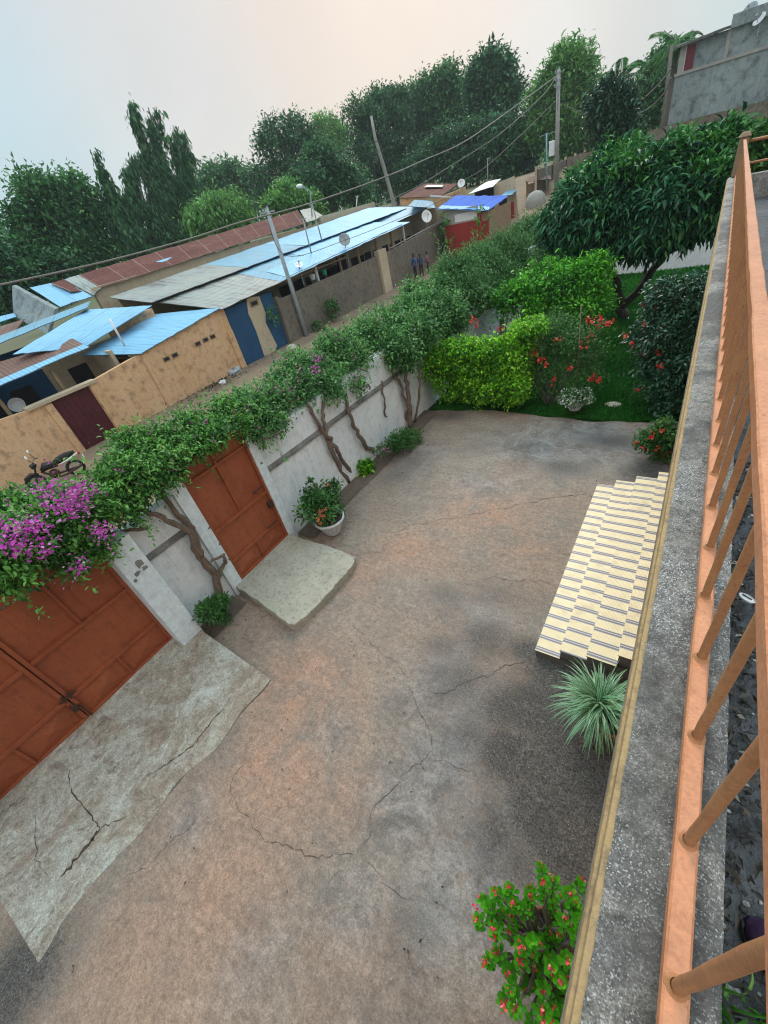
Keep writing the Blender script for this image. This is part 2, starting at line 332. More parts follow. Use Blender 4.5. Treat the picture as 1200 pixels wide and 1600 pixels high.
def leaves(name,pos,dirs,length,width,mat,parent,tpl='leaf',tint=None,up=None,kind=None):
    n=len(pos); T,Fc=TPL[tpl]
    d=dirs/(np.linalg.norm(dirs,axis=1,keepdims=True)+1e-9)
    if up is None: up=unit(n)*.6+np.array([0,0,1.])
    x=np.cross(d,up); x/=np.linalg.norm(x,axis=1,keepdims=True)+1e-9; z=np.cross(x,d)
    Lh=np.broadcast_to(length,(n,)); Wd=np.broadcast_to(width,(n,))
    V=pos[:,None,:]+ T[None,:,0,None]*Wd[:,None,None]*x[:,None,:]+T[None,:,1,None]*Lh[:,None,None]*d[:,None,:]+T[None,:,2,None]*Lh[:,None,None]*z[:,None,:]
    if parent is not None: V=V-wl(parent)
    k=len(T); V=V.reshape(-1,3); Fa=np.array(Fc); nf=len(Fa)
    faces=(np.arange(n)[:,None,None]*k+Fa[None]).reshape(-1)
    me=bpy.data.meshes.new(name); me.vertices.add(len(V)); me.vertices.foreach_set('co',V.astype(np.float32).ravel())
    me.loops.add(len(faces)); me.loops.foreach_set('vertex_index',faces.astype(np.int32))
    me.polygons.add(n*nf); me.polygons.foreach_set('loop_start',np.arange(n*nf,dtype=np.int32)*3)
    me.materials.append(mat); me.update(calc_edges=True)
    if tint is None: tint=rng.random(n)
    a=me.attributes.new('tint','FLOAT','POINT'); a.data.foreach_set('value',np.repeat(np.clip(tint,0,1),k).astype(np.float32))
    me.polygons.foreach_set('use_smooth',np.ones(n*nf,dtype=bool))
    o=bpy.data.objects.new(name,me); C.objects.link(o)
    if parent is not None: o.parent=parent; WL[o.name]=wl(parent)
    if kind: o['kind']=kind
    return o
def crown_pts(blobs,ntwig,per,sigma,droop=.2,upbias=.25,inner=.55,squash=1,minz=None,outer=1.08,sprig=0):
    """blobs: (centre, radius or 3 radii). Returns leaf positions, directions and clump tints."""
    ex=[]
    for c_,r_ in blobs:   # smaller knots of leaves on each mass break its outline
        r3=np.broadcast_to(r_,3).astype(float)
        for _ in range(4 if inner>.2 else 0):
            u_=unit(1)[0]; u_[2]=abs(u_[2])*.8-.1; ex.append((np.array(c_)+u_*r3*rng.uniform(.6,.85),r3*rng.uniform(.26,.42)))
    blobs=[(c_,np.broadcast_to(r_,3)*.94) for c_,r_ in blobs]+ex
    cs=np.array([b[0] for b in blobs]); rs=np.array([np.broadcast_to(b[1],3) for b in blobs],float)
    wgt=(rs.prod(axis=1))**(2/3); wgt/=wgt.sum()
    bi=rng.choice(len(blobs),ntwig,p=wgt); u=unit(ntwig); u[:,2]+=upbias; u/=np.linalg.norm(u,axis=1,keepdims=True)
    ph=rng.random((len(blobs),3))*6.28
    lump=1+.13*np.sin(u[:,0]*5+ph[bi,0])*np.sin(u[:,1]*5+ph[bi,1])+.10*np.sin(u[:,2]*7+ph[bi,2])
    rr=.9*(inner+(outer-inner)*rng.random(ntwig)**.6)*lump
    tw=cs[bi]+u*rs[bi]*rr[:,None]
    if sprig:
        k=rng.random(ntwig)<sprig; tw[k]+=u[k]*rs[bi][k]*rng.random((k.sum(),1))*.35
    tt=np.clip(.42+.22*rng.normal(size=ntwig)+.18*np.sin(tw[:,0]*2.1+ph[bi,0])*np.sin(tw[:,1]*1.7+tw[:,2]*2.3),0,1)
    p=np.repeat(tw,per,axis=0)+rng.normal(size=(ntwig*per,3))*sigma
    d=np.repeat(u,per,axis=0)*.6+unit(ntwig*per)*.8; d[:,2]-=droop
    t=np.repeat(tt,per)+rng.normal(size=ntwig*per)*.14
    if minz is not None:
        k=p[:,2]>minz; p,d,t=p[k],d[k],t[k]
    return p,d,t,tw
def foliage(name,parent,blobs,ntwig,per,sigma,size,mat,width=.5,droop=.2,tpl='leaf',**kw):
    p,d,t,tw=crown_pts(blobs,ntwig,per,sigma,droop,**kw)
    s=size*(.5+.95*rng.random(len(p))**1.3)
    o=leaves(name,p,d,s,s*width*rng.uniform(.8,1.2,len(p)),mat,parent,tpl,t); return o,tw
def flowers(name,parent,centres,per,sigma,size,mat,tpl='leaf',width=.8):
    c=np.array(centres); p=np.repeat(c,per,axis=0)+rng.normal(size=(len(c)*per,3))*sigma
    s=size*(.7+.6*rng.random(len(p))); return leaves(name,p,unit(len(p)),s,s*width,mat,parent,tpl)
def wob(pts,n,amp,seed=0):
    r=random.Random(seed); pts=[np.array(p,float) for p in pts]; out=[]
    for i in range(len(pts)-1):
        for k in range(n):
            t=k/n; q=pts[i]*(1-t)+pts[i+1]*t
            if i or k: q=q+np.array([r.gauss(0,amp),r.gauss(0,amp),r.gauss(0,amp*.4)])
            out.append(q)
    out.append(pts[-1]); return out
def taper(n,a,b): return [a+(b-a)*(i/(n-1)) for i in range(n)]
def limb(mb,pts,r0,r1,n=4,amp=.02,seg=8,seed=0):
    q=wob(pts,n,amp,seed); rr=random.Random(seed+5); mb.tube(q,[x*(1+rr.uniform(-.12,.12)) for x in taper(len(q),r0,r1)],seg); return q
# ------------------------------------------------------------------ the ground
def gz(x,y):   # height of the land outside the yard
    a=max(0,y-34); return min(4.2,.0+a*.17*(1 if a<24 else 24/a)) if x<-6.8 or y>27 else 0
mb=MB(); xs=[-400,-200,-120,-80,-60,-45,-35,-28,-24,-20,-16,-12,-9,-6.8,-3,0,4,10,20,40,100,300]; ys=[-200,-60,-20,-8,0,8,16,24,27,30,34,38,42,46,50,55,60,70,90,130,200,400,800]
mb.add([(x,y,gz(x,y)-.06) for y in ys for x in xs],[(j*len(xs)+i,j*len(xs)+i+1,(j+1)*len(xs)+i+1,(j+1)*len(xs)+i) for j in range(len(ys)-1) for i in range(len(xs)-1)])
tag(mb.build('terrain',MAT['ground'],smooth=True),kind='structure')
mb=MB(); xs=np.linspace(-19.2,-6.62,24); ys=np.linspace(-12,70,90)
def sz(x,y): return gz(x,y)-.0+.03*math.sin(x*1.3+y*.7)*math.sin(y*.9)+.10*math.exp(-((x+19)**2)/1.2)-.03
mb.add([(x,y,sz(x,y)) for y in ys for x in xs],[(j*24+i,j*24+i+1,(j+1)*24+i+1,(j+1)*24+i) for j in range(89) for i in range(23)])
tag(mb.build('street',MAT['street'],smooth=True),kind='structure')
# ---- yard floor: cast concrete with stains as masks (moss, pink laterite wash, grey cement film)
def yardmat():
    m,t,b=newmat('yard_concrete'); g=NG(t); pos=g.geo()
    at=g.n('ShaderNodeAttribute'); at.attribute_name='stain'; sp=g.n('ShaderNodeSeparateColor'); g.l(at.outputs['Color'],sp.inputs[0])
    n0=g.noise(pos,.5,6,.6,.6); n1=g.noise(pos,1.6,10,.74,.9); n1b=g.noise(pos,4.5,9,.78,1.4); n2=g.noise(pos,13,7,.75,.3); n3=g.noise(pos,48,5,.8); 
    sw=g.noise(vscale(g,pos,(1.2,5,1)),2.2,8,.7,1.5)   # brushed, swept marks
    col=g.mix(g.rng(n0,.38,.62),(.305,.215,.16),(.235,.20,.168))
    col=g.mix(g.rng(n1,.44,.62,0,.7),col,(.37,.29,.225)); col=g.mix(g.rng(n1b,.5,.66,0,.55),col,(.19,.15,.125))
    pk=g.math('MULTIPLY',sp.outputs[1],g.rng(n1,.36,.56,.1,1)); col=g.mix(pk,col,(.41,.235,.155))
    gr=g.math('MULTIPLY',sp.outputs[2],g.rng(n1b,.35,.55,.35,1)); gcol=g.mix(g.rng(n1,.36,.62),(.085,.08,.082),(.36,.35,.34)); col=g.mix(gr,col,gcol)
    dv=g.math('ADD',sp.outputs[0],g.math('MULTIPLY',g.math('SUBTRACT',g.math('ADD',g.math('MULTIPLY',n2,.4),g.math('ADD',g.math('MULTIPLY',n1b,.35),g.math('MULTIPLY',n1,.25))),.5),2.4))
    dk=g.rng(dv,.22,.72,0,.9); col=g.mix(dk,col,g.mix(g.rng(n3,.42,.62),(.022,.021,.022),(.13,.12,.11)))
    col=g.mul(col,g.rng(n1b,.3,.7,.78,1.2)); col=g.mul(col,g.rng(sw,.3,.7,.86,1.14)); col=g.mul(col,g.rng(n2,.34,.66,.74,1.22)); col=g.mul(col,g.rng(n3,.34,.66,.76,1.2))
    vo=g.n('ShaderNodeTexVoronoi'); vo.inputs['Scale'].default_value=15; g.l(pos,vo.inputs['Vector'])
    vm=g.math('MULTIPLY',g.rng(vo.outputs['Distance'],.05,.09,1,0),g.rng(n1,.46,.58)); col=g.mix(g.math('MULTIPLY',vm,.7),col,(.62,.57,.50))
    v2=g.n('ShaderNodeTexVoronoi'); v2.inputs['Scale'].default_value=48; g.l(pos,v2.inputs['Vector']); col=g.mix(g.math('MULTIPLY',g.rng(v2.outputs['Distance'],.1,.24,.8,0),g.rng(n1b,.46,.60)),col,(.50,.44,.38))
    col=g.mul(col,g.cells(pos,75,.84,1.1)); n5=g.noise(pos,7.5,9,.82,2.0); col=g.mix(g.rng(n5,.54,.64,0,.45),col,(.13,.105,.088)); col=g.mix(g.rng(n5,.43,.35,0,.35),col,(.50,.43,.36))
    g.l(col,b.inputs['Base Color']); g.l(g.rng(n1,.3,.7,.5,.92),b.inputs['Roughness']); b.inputs['Specular IOR Level'].default_value=.35
    h=g.math('ADD',g.math('MULTIPLY',n2,.6),g.math('MULTIPLY',n3,.35)); nb=g.bump(h,.9,.02,b); g.bump(n1b,.5,.05,b,nb); return m
nx,ny=160,300; X=np.linspace(-6.4,1.6,nx); Y=np.linspace(-6,10.8,ny); XX,YY=np.meshgrid(X,Y)
edge=10.62+.16*np.sin(XX*1.1+.5)+.05*np.sin(XX*5)-.25*np.clip(-XX-4.2,0,2)/2
YY2=np.where(YY>9,9+(YY-9)*(edge-9)/1.8,YY)
ZZ=.012*np.sin(XX*1.7)*np.sin(YY2*1.3)+.006*np.sin(XX*4.1+YY2*3)
st=np.zeros((ny,nx,4)); st[...,3]=1
def stain(ch,px,py,rx,amt,ry=None):
    p=P(px,py,z=0); ry=ry or rx
    st[...,ch]=np.maximum(st[...,ch],amt*np.exp(-(((XX-p[0])/rx)**2+((YY2-p[1])/ry)**2)))
for a in ((880,1060,.7,.95,.5),(800,1110,.55,.75),(900,1180,.7,1),(860,1260,.6,1),(720,1060,.6,.55,.5),(690,1010,.5,.5,.3),(740,1150,.4,.55),(780,1300,.4,.6),(870,1180,.5,.8),(920,1260,.5,1),(800,1180,.5,.9),(840,1110,.6,1,.5),(890,1330,.5,.9),(760,1000,.55,.6,.5),(700,930,.6,.45,.4),(780,930,1.0,.4,.5),(930,1330,.35,1,.6),(820,1350,.35,.6),(850,1450,.4,.6),(790,1230,.3,.45,.6),(720,1270,.4,.3),(640,1450,.4,.35),(20,1540,.6,.8,.7),(330,960,.35,.9),(830,1020,.5,.8,.3),(700,650,.8,.6,.5),(880,730,.7,.55,.4),(960,690,.9,.65,.5),(1010,740,.6,.8),(740,700,.9,.3),(620,740,.5,.4,1.0),(900,1080,.8,.9)): stain(0,*a)
for a in ((480,1080,.9,.9,.8),(430,1200,.8,.85),(760,800,1.0,.9,.8),(640,860,.7,.8,.5),(250,1480,.8,.5),(350,1400,.7,.6),(560,1500,.5,.4),(820,860,.6,.6),(540,1240,.4,.6),(560,900,.5,.5)): stain(1,*a)
for a in ((700,1180,.55,1,1.1),(760,1330,.6,1,.8),(690,1060,.5,.9,.8),(690,1400,.5,.9,.7),(640,1250,.5,.8,.6),(800,1450,.6,.9),(560,1420,.4,.7),(740,960,1.2,.6,.5),(640,720,.9,.5,.9),(760,760,.8,.5,.5),(400,1500,.4,.5),(300,1280,.3,.5),(940,690,1.6,1,1.3),(850,700,1.2,.9,1.0),(1010,720,1.0,.9),(620,1290,.5,.55),(590,1240,.3,.5),(720,1300,.5,.7),(700,1200,.4,.6),(740,1400,.4,.5),(670,1500,.4,.5),(520,1140,.3,.5),(560,1560,.3,.4),(640,780,.7,.3,.5)): stain(2,*a)
V=np.stack([XX,YY2,ZZ],-1).reshape(-1,3); fs=[(j*nx+i,j*nx+i+1,(j+1)*nx+i+1,(j+1)*nx+i) for j in range(ny-1) for i in range(nx-1)]
crackm=plain('crack_grit',(.085,.068,.056),.95)
mb=MB(); mb.v=[tuple(v) for v in V]; mb.f=fs; mb.m=[0]*len(fs); mb.uv=[[(0,0)]*4]*len(fs)
nv=len(mb.v)
def crack(mb,px,wd=.012,zf=None,seed=1,mi=1):
    zf=zf or (lambda x,y:.012*math.sin(x*1.7)*math.sin(y*1.3)+.006*math.sin(x*4.1+y*3)+.003)
    r=random.Random(seed); pts=[]
    for k in range(len(px)-1):
        a,b_=P(*px[k],z=0),P(*px[k+1],z=0); n=max(2,int(np.linalg.norm(a-b_)/.05))
        for i in range(n): q=a+(b_-a)*i/n; pts.append(q[:2]+np.array([r.gauss(0,.013)+.03*math.sin(len(pts)*.6+seed),r.gauss(0,.013)+.02*math.sin(len(pts)*.43+seed)]))
    vs=[]; n=len(pts)
    for i,p in enumerate(pts):
        d=nrm(pts[min(i+1,n-1)]-pts[max(i-1,0)]); o=np.array([-d[1],d[0]])*wd*.25*r.uniform(.15,1.5)*min(1,i/4+.15,(n-1-i)/4+.15)
        for s in (-1,1): q=p+s*o; vs.append((q[0],q[1],zf(q[0],q[1])))
    mb.add(vs,[(2*i,2*i+1,2*i+3,2*i+2) for i in range(n-1)],mi)
crack(mb,[(588,833),(627,828),(640,822),(663,817),(700,812),(727,807),(750,802),(800,792),(850,780),(925,770)],.02,seed=2)
crack(mb,[(542,967),(565,988),(601,1025),(622,1036),(633,1066),(645,1075),(652,1112),(675,1144),(675,1167),(659,1187),(640,1208),(601,1240),(581,1277),(574,1309),(553,1334),(519,1336),(480,1337),(450,1324),(407,1302),(372,1263),(361,1215),(389,1180)],.014,seed=3)
crack(mb,[(335,1248),(280,1307),(245,1342),(206,1359),(188,1388)],.011,seed=4)
crack(mb,[(835,1020),(808,1038),(752,1057),(720,1073),(688,1082),(656,1075)],.02,seed=5)
crack(mb,[(870,915),(830,908),(789,905),(740,903)],.018,seed=6)
crack(mb,[(553,1334),(567,1345),(600,1372),(625,1395),(660,1425)],.010,seed=7)
crack(mb,[(659,1187),(700,1190),(740,1210),(760,1240)],.009,seed=8)
crack(mb,[(640,860),(600,866),(560,862)],.01,seed=9)
crack(mb,[(574,1309),(520,1370),(500,1410)],.008,seed=10)
crack(mb,[(822,630),(840,660),(835,690)],.014,seed=11)
o=mb.build('yard_floor',[yardmat(),crackm],smooth=True); tag(o,kind='structure')
ca=o.data.color_attributes.new('stain','FLOAT_COLOR','POINT'); arr=np.zeros((len(o.data.vertices),4)); arr[:nv]=st.reshape(-1,4); ca.data.foreach_set('color',arr.ravel())
n=420; px_=rng.uniform(-6.2,-.4,n); py_=rng.uniform(-3,10.4,n); k=rng.random(n)<.45; px_[k]=-5.85+np.abs(rng.normal(0,.35,k.sum())); p=np.stack([px_,py_,np.full(n,.03)],1); d=unit(n); d[:,2]*=.12
s_=rng.uniform(.02,.05,n); o=leaves('fallen_leaves',p,d,s_,s_*.5,G['litter'],None,'leaf',rng.random(n)); tag(o,'a few dry fallen leaves and petals scattered over the concrete yard','fallen leaves',kind='stuff')
# planting strip along the wall
mb=MB(); q=[]; n=40
for i in range(n+1):
    y=4.25+i*(10.35-4.25)/n; q.append((y,-5.93+.02*math.sin(y*3)))
vs=[];
for y,x in q: vs+= [(-6.4,y,.05),(-6.1,y,.055+.015*math.sin(y*7)),(x,y,.03)]
mb.add(vs,[(3*i+k,3*i+k+1,3*i+k+4,3*i+k+3) for i in range(n) for k in range(2)])
mb.add([(-6.4,1.45,.05),(-5.95,1.45,.02),(-6.0,2.3,.02),(-6.4,2.3,.06)],[(0,1,2,3)])
tag(mb.build('flower_bed',weathered('dry_bed',(.19,.145,.11),(.13,.10,.08),(.05,.04,.03),.7,5,.95,1,0,50,.03),smooth=True),kind='structure')
# lawn
mb=MB(); xs=np.linspace(-6.4,6,40); ys=np.linspace(10.3,26,40)
mb.add([(x,y,-.035+.02*math.sin(x*2)*math.sin(y*1.7)) for y in ys for x in xs],[(j*40+i,j*40+i+1,(j+1)*40+i+1,(j+1)*40+i) for j in range(39) for i in range(39)])
tag(mb.build('lawn_soil',plain('lawn_soil',(.012,.05,.008),.95,0,.4,3),smooth=True),kind='structure')
n=110000; y=10.55+15.3*rng.random(n)**1.5; x=-6.2+8.2*rng.random(n); y=np.maximum(y,10.62+.16*np.sin(x*1.1+.5)-.25*np.clip(-x-4.2,0,2)/2)
p=np.stack([x,y,np.full(n,-.03)],1); d=unit(n)*.55; d[:,2]=np.abs(d[:,2])+.6
tt=.4+.2*rng.normal(size=n)+.25*np.sin(x*1.5+y)*np.sin(y*1.9)
s=(.05+.05*rng.random(n))*(1+.06*(y-10)); o=leaves('lawn_grass',p,d,s,s*.28,G['grass'],None,'leaf',tt); tag(o,kind='stuff')
tag(o,'short dark green lawn grass beyond the concrete yard','grass')
# ------------------------------------------------------------------ driveway ramp and doorstep slab
def rampmat():
    m,t,b=newmat('ramp_cement'); g=NG(t); pos=g.geo(); v=vscale(g,pos,(1.3,.85,1)); n1=g.noise(v,.9,10,.72,1.2); n2=g.noise(v,2.6,10,.8,2.6); n3=g.noise(pos,42,5,.78); n4=g.noise(pos,13,6,.72)
    col=g.mix(g.rng(n1,.44,.56),(.35,.28,.215),(.48,.455,.38)); col=g.mix(g.rng(n2,.53,.62,0,.8),col,(.20,.155,.12)); col=g.mix(g.rng(n2,.45,.36,0,.75),col,(.58,.60,.56)); col=g.mix(g.rng(n1,.58,.66,0,.7),col,(.60,.62,.585)); col=g.mul(col,g.cells(pos,75,.78,1.16))
    col=g.mul(col,g.rng(n4,.3,.7,.76,1.2)); col=g.mul(col,g.rng(n3,.3,.7,.66,1.25)); col=g.mix(g.rng(g.noise(pos,3.4,9,.8,2.4),.56,.64,0,.6),col,(.17,.13,.10)); g.l(col,b.inputs['Base Color']); b.inputs['Roughness'].default_value=.85
    h=g.math('ADD',g.math('MULTIPLY',n2,.8),g.math('MULTIPLY',n3,.2)); g.bump(h,.9,.05,b); return m
def rampz(x,y):
    t=(x+6.4)/(-4.42+6.4); e=.30*(1-t)**1.0
    return max(0.004,e+.01*math.sin(x*5+y*3)*(1-t))
rm=rampmat() if True else weathered('ramp_cement',(.37,.38,.33),(.27,.24,.19),(.17,.115,.085),.9,.9,.85,.8,0,35,.02,dirt_lo=.44)
g=NG(rm.node_tree)
mb=MB(); n=36; xs=np.linspace(-6.52,-4.42,n); ys=np.linspace(-2.15,1.42,60)
vs=[(x+(.04*math.sin(y*6)+.05*math.sin(y*2.3) if i==n-1 else 0),y-(.05*(i/n) if j==59 else 0)+.0,rampz(x,y)+.004) for j,y in enumerate(ys) for i,x in enumerate(xs)]
mb.add(vs,[(j*n+i,j*n+i+1,(j+1)*n+i+1,(j+1)*n+i) for j in range(59) for i in range(n-1)])
for j in (0,59):   # side skirts
    e=[vs[j*n+i] for i in range(n)]; mb.add(e+[(a,b,-.05) for a,b,c in e],[(i,i+1,n+i+1,n+i) for i in range(n-1)])
rz=lambda x,y: rampz(x,y)+.008
def rcrack(px,wd,seed):
    r=random.Random(seed); pts=[]
    for k in range(len(px)-1):
        a,b_=P(*px[k],z=.15),P(*px[k+1],z=.15)
        for i in range(8): q=a+(b_-a)*i/8; pts.append(q[:2]+np.array([r.gauss(0,.01),r.gauss(0,.01)]))
    vs=[]; m=len(pts)
    for i,p in enumerate(pts):
        d=nrm(pts[min(i+1,m-1)]-pts[max(i-1,0)]); o=np.array([-d[1],d[0]])*wd*.33*r.uniform(.2,1.5)*min(1,i/4+.2,(m-1-i)/4+.2)
        for s in (-1,1): q=p+s*o; vs.append((q[0],q[1],rz(q[0],q[1])))
    mb.add(vs,[(2*i,2*i+1,2*i+3,2*i+2) for i in range(m-1)],1)
rcrack([(115,1205),(112,1235),(140,1275),(152,1290),(200,1268)],.018,1)
rcrack([(152,1290),(140,1308),(110,1345),(88,1368)],.05,2)
rcrack([(0,1285),(30,1265),(60,1235)],.012,3); rcrack([(60,1275),(55,1340),(75,1375)],.010,4); rcrack([(360,1080),(320,1130),(290,1165),(255,1190),(220,1215)],.02,5)
tag(mb.build('driveway_ramp',[rm,plain('damp_crack',(.07,.045,.032),.9)],smooth=True),kind='structure')
t=thing('doorstep_slab','thick pale concrete slab laid in front of the small gate','doorstep',(-5.4,3.2,0))
mb=MB(); n=22; top=[]; out=[(-6.38,2.42),(-6.0,2.40),(-5.2,2.30),(-4.74,2.22),(-4.60,2.25),(-4.53,2.5),(-4.48,3.05),(-4.46,3.6),(-4.47,3.86),(-4.56,4.0),(-5.2,4.06),(-5.8,4.02),(-6.38,4.04)]
def sl(x,y): return .17+.05*(-(x+4.5)/1.9)+.008*math.sin(x*7+y*4)
o2=[]
for k in range(len(out)):
    a,b_=np.array(out[k]),np.array(out[(k+1)%len(out)])
    for i in range(5): q=a+(b_-a)*i/5; j=.008*math.sin(k*3+i*2.1); o2.append(q+j)
c=np.array([-5.4,3.2]); rings=[]
m=len(o2)
for s_,dz,bot in ((0.0,0,0),(.3,0,0),(.6,0,0),(.9,0,0),(.993,-.003,0),(1.0,-.014,0),(.992,0,1)):
    for q in o2:
        w_=c+(q-c)*s_ if s_>0 else c+(q-c)*.001; rings.append((w_[0],w_[1],(-.02 if bot else sl(*w_)+dz)))
mb.add(rings,[(r*m+k,r*m+(k+1)%m,(r+1)*m+(k+1)%m,(r+1)*m+k) for r in range(6) for k in range(m)])
mb.build('slab',MAT['slab'],t,smooth=False)
mb=MB(); crack_=lambda: None
pts=[(445,905),(462,925),(478,945),(495,965)]
vs=[]
for i,(a,b_) in enumerate(pts):
    q=P(a,b_,z=.19); vs+=[(q[0]-.006,q[1],sl(q[0],q[1])+.004),(q[0]+.006,q[1],sl(q[0],q[1])+.004)]
# ------------------------------------------------------------------ big driveway gate
ZG=.27; ZT=2.85; XG=-6.46
def pressed(lf,ya,yb,za,zb_,h=.045):
    ya,yb=min(ya,yb),max(ya,yb); x=XG+.0122; q=MB().add([(x,ya,za),(x,yb,za),(x,yb,zb_),(x,ya,zb_),(x+h,ya*.5+yb*.5,za*.5+zb_*.5)],[(0,1,4),(1,2,4),(2,3,4),(3,0,4)]); q.build('pressed_panel',MAT['gate'],lf)
def gate_leaf(parent,y0,y1,flip,zb,zt,rows,name='gate_leaf',shallow=False):
    """sheet with rolled frame bars; rows: list of z; verticals per row"""
    lf=MB(); lf.box((XG-.02,y0,zb),(XG+.012,y1,zt)); leaf=lf.build(name,MAT['gate'],parent)
    fr=MB()
    def b(p,q,wd=.045,hh=.035): fr.bar((XG+.014+hh/2,p[0],p[1]),(XG+.014+hh/2,q[0],q[1]),hh,wd,up=(0,0,1)) if abs(p[0]-q[0])>abs(p[1]-q[1]) else fr.bar((XG+.015+hh/2,p[0],p[1]),(XG+.015+hh/2,q[0],q[1]),wd,hh,up=(1,0,0))
    e=.025
    b((y0+e,zb),(y0+e,zt),.05,.04); b((y1-e,zb),(y1-e,zt),.05,.04)
    for z in rows: b((y0+.05,z),(y1-.05,z),.045,.05)
    fr.build('frame',MAT['gate'],leaf)
    return leaf
t=thing('driveway_gate','wide red oxide steel double gate at the head of the cement ramp','gate',(XG,-.45,ZG))
zr=[ZG+.03,ZG+.52,ZG+1.35,ZT-.03]
for (y0,y1) in ((-1.95,-.465),(-.445,1.06)):
    lf=gate_leaf(t,y0,y1,0,ZG,ZT,zr)
    ym=(y0+y1)/2
    for (za,zb_) in ((zr[0],zr[1]),(zr[2],zr[3])): br=MB(); br.bar((XG+.03,ym,za+.02),(XG+.03,ym,zb_-.02),.035,.03,up=(1,0,0)); br.build('brace',MAT['gate'],lf)
    for s_ in (-1,1):   # shallow pyramids pressed into the sheet
        w_=(y1-y0)/2-.06
        for (za,zb_) in ((zr[0],zr[1]),(zr[2],zr[3])): pressed(lf,ym+s_*.03,ym+s_*w_,za+.03,zb_-.03)
mb=MB(); mb.box((XG-.03,-.50,ZG),(XG-.022,-.41,ZT)); mb.build('meeting_strip',MAT['gate'],t)
mb=MB(); mb.bar((XG+.07,-.55,ZG+.58),(XG+.07,-.32,ZG+.58),.022,.022); mb.box((XG+.045,-.50,ZG+.52),(XG+.08,-.47,ZG+.64)); mb.box((XG+.045,-.42,ZG+.52),(XG+.08,-.39,ZG+.64)); mb.build('latch',MAT['gate_dark'],t)
mb=MB(); mb.box((XG+.03,-.52,ZG+.28),(XG+.09,-.44,ZG+.38)); mb.tube([(XG+.06,-.50,ZG+.38),(XG+.06,-.50,ZG+.44),(XG+.06,-.46,ZG+.44),(XG+.06,-.46,ZG+.38)],.008,6); mb.build('padlock',MAT['gate_dark'],t)
mb=MB(); mb.bar((XG+.06,-.42,ZG-.01),(XG+.06,-.42,ZG+.35),.02,.02,up=(1,0,0)); mb.build('drop_bolt',MAT['gate_dark'],t)
# pillars
def chipped(name,label,cat,a,b_,mat,chips=()):
    t=thing(name,label,cat,((a[0]+b_[0])/2,(a[1]+b_[1])/2,a[2])); mb=MB(); mb.box(a,b_); o=mb.build('shaft',mat,t,bevel=.012)
    if chips:
        for (y,z,r) in chips:
            cm=MB(); k=9; ring=[(b_[0]+.002,y+r*random.uniform(.5,1.2)*math.cos(6.28*i/k),z+r*random.uniform(.5,1.2)*math.sin(6.28*i/k)) for i in range(k)]
            cm.add(ring+[(b_[0]+.003,y,z)],[(i,(i+1)%k,k) for i in range(k)])
            cm.build('bare_plaster',MAT['ledge'] if cat!='pillar' else weathered('bare_cement_patch',(.30,.31,.29),(.2,.2,.19)),t)
    return t
chipped('gate_pillar','broad pale blue-white pillar right of the driveway gate, plaster chipped','pillar',(-6.5,1.06,.0),(-6.10,1.44,2.5),MAT['pillar'],[(1.30,2.02,.085),(1.20,1.9,.06),(1.33,1.90,.05),(1.13,1.83,.035)])
chipped('gate_pillar','pale blue-white pillar at the far left end of the driveway gate','pillar',(-6.5,-2.32,0),(-6.10,-1.95,2.5),MAT['pillar'])
chipped('gate_post','narrow whitewashed post left of the small gate beside the gnarled vine','post',(-6.6,2.36,0),(-6.34,2.60,2.8),MAT['pillar'],[(2.58,1.2,.03),(2.59,.8,.025),(2.58,1.6,.03)])
chipped('gate_post','narrow whitewashed post right of the small gate','post',(-6.6,4.0,0),(-6.34,4.19,2.62),MAT['pillar'],[(4.1,2.0,.04)])
# small gate
t=thing('pedestrian_gate','narrow red oxide steel gate between two white posts behind the doorstep slab','gate',(XG,3.3,.22))
XG0=XG; y0,y1,zb,zt=2.60,4.0,.19,2.82
XG=-6.43; zr=[zb+.03,zb+.48,zb+1.22,zt-.35,zt-.03]
lf=gate_leaf(t,y0,y1,0,zb,zt,zr)
ym=3.28
for za,zb_ in ((zr[0],zr[1]),(zr[2],zr[3]),(zr[3],zr[4])): br=MB(); br.bar((XG+.035,ym,za+.02),(XG+.035,ym,zb_-.02),.035,.03,up=(1,0,0)); br.build('brace',MAT['gate'],lf)
for s_ in (-1,1):
    w_=(y1-y0)/2-.06
    for (za,zb_) in ((zr[0],zr[1]),(zr[2],zr[3])): pressed(lf,ym+s_*.03,ym+s_*w_,za+.03,zb_-.03)
mb=MB(); mb.box((XG+.03,3.86,1.05),(XG+.09,3.97,1.2)); mb.build('lock',MAT['gate_dark'],t,bevel=.01)
mb=MB(); mb.tube([(XG+.07,3.66,1.58),(XG+.07,3.92,1.58)],.012,8); mb.tube([(XG+.03,3.72,1.58),(XG+.07,3.72,1.58),(XG+.1,3.72,1.53)],.01,6); mb.build('bolt',MAT['gate_dark'],t)
mb=MB(); mb.tube([(XG+.07,3.62,.72),(XG+.07,3.9,.72)],.012,8); mb.build('bolt',MAT['gate_dark'],t)
XG=XG0
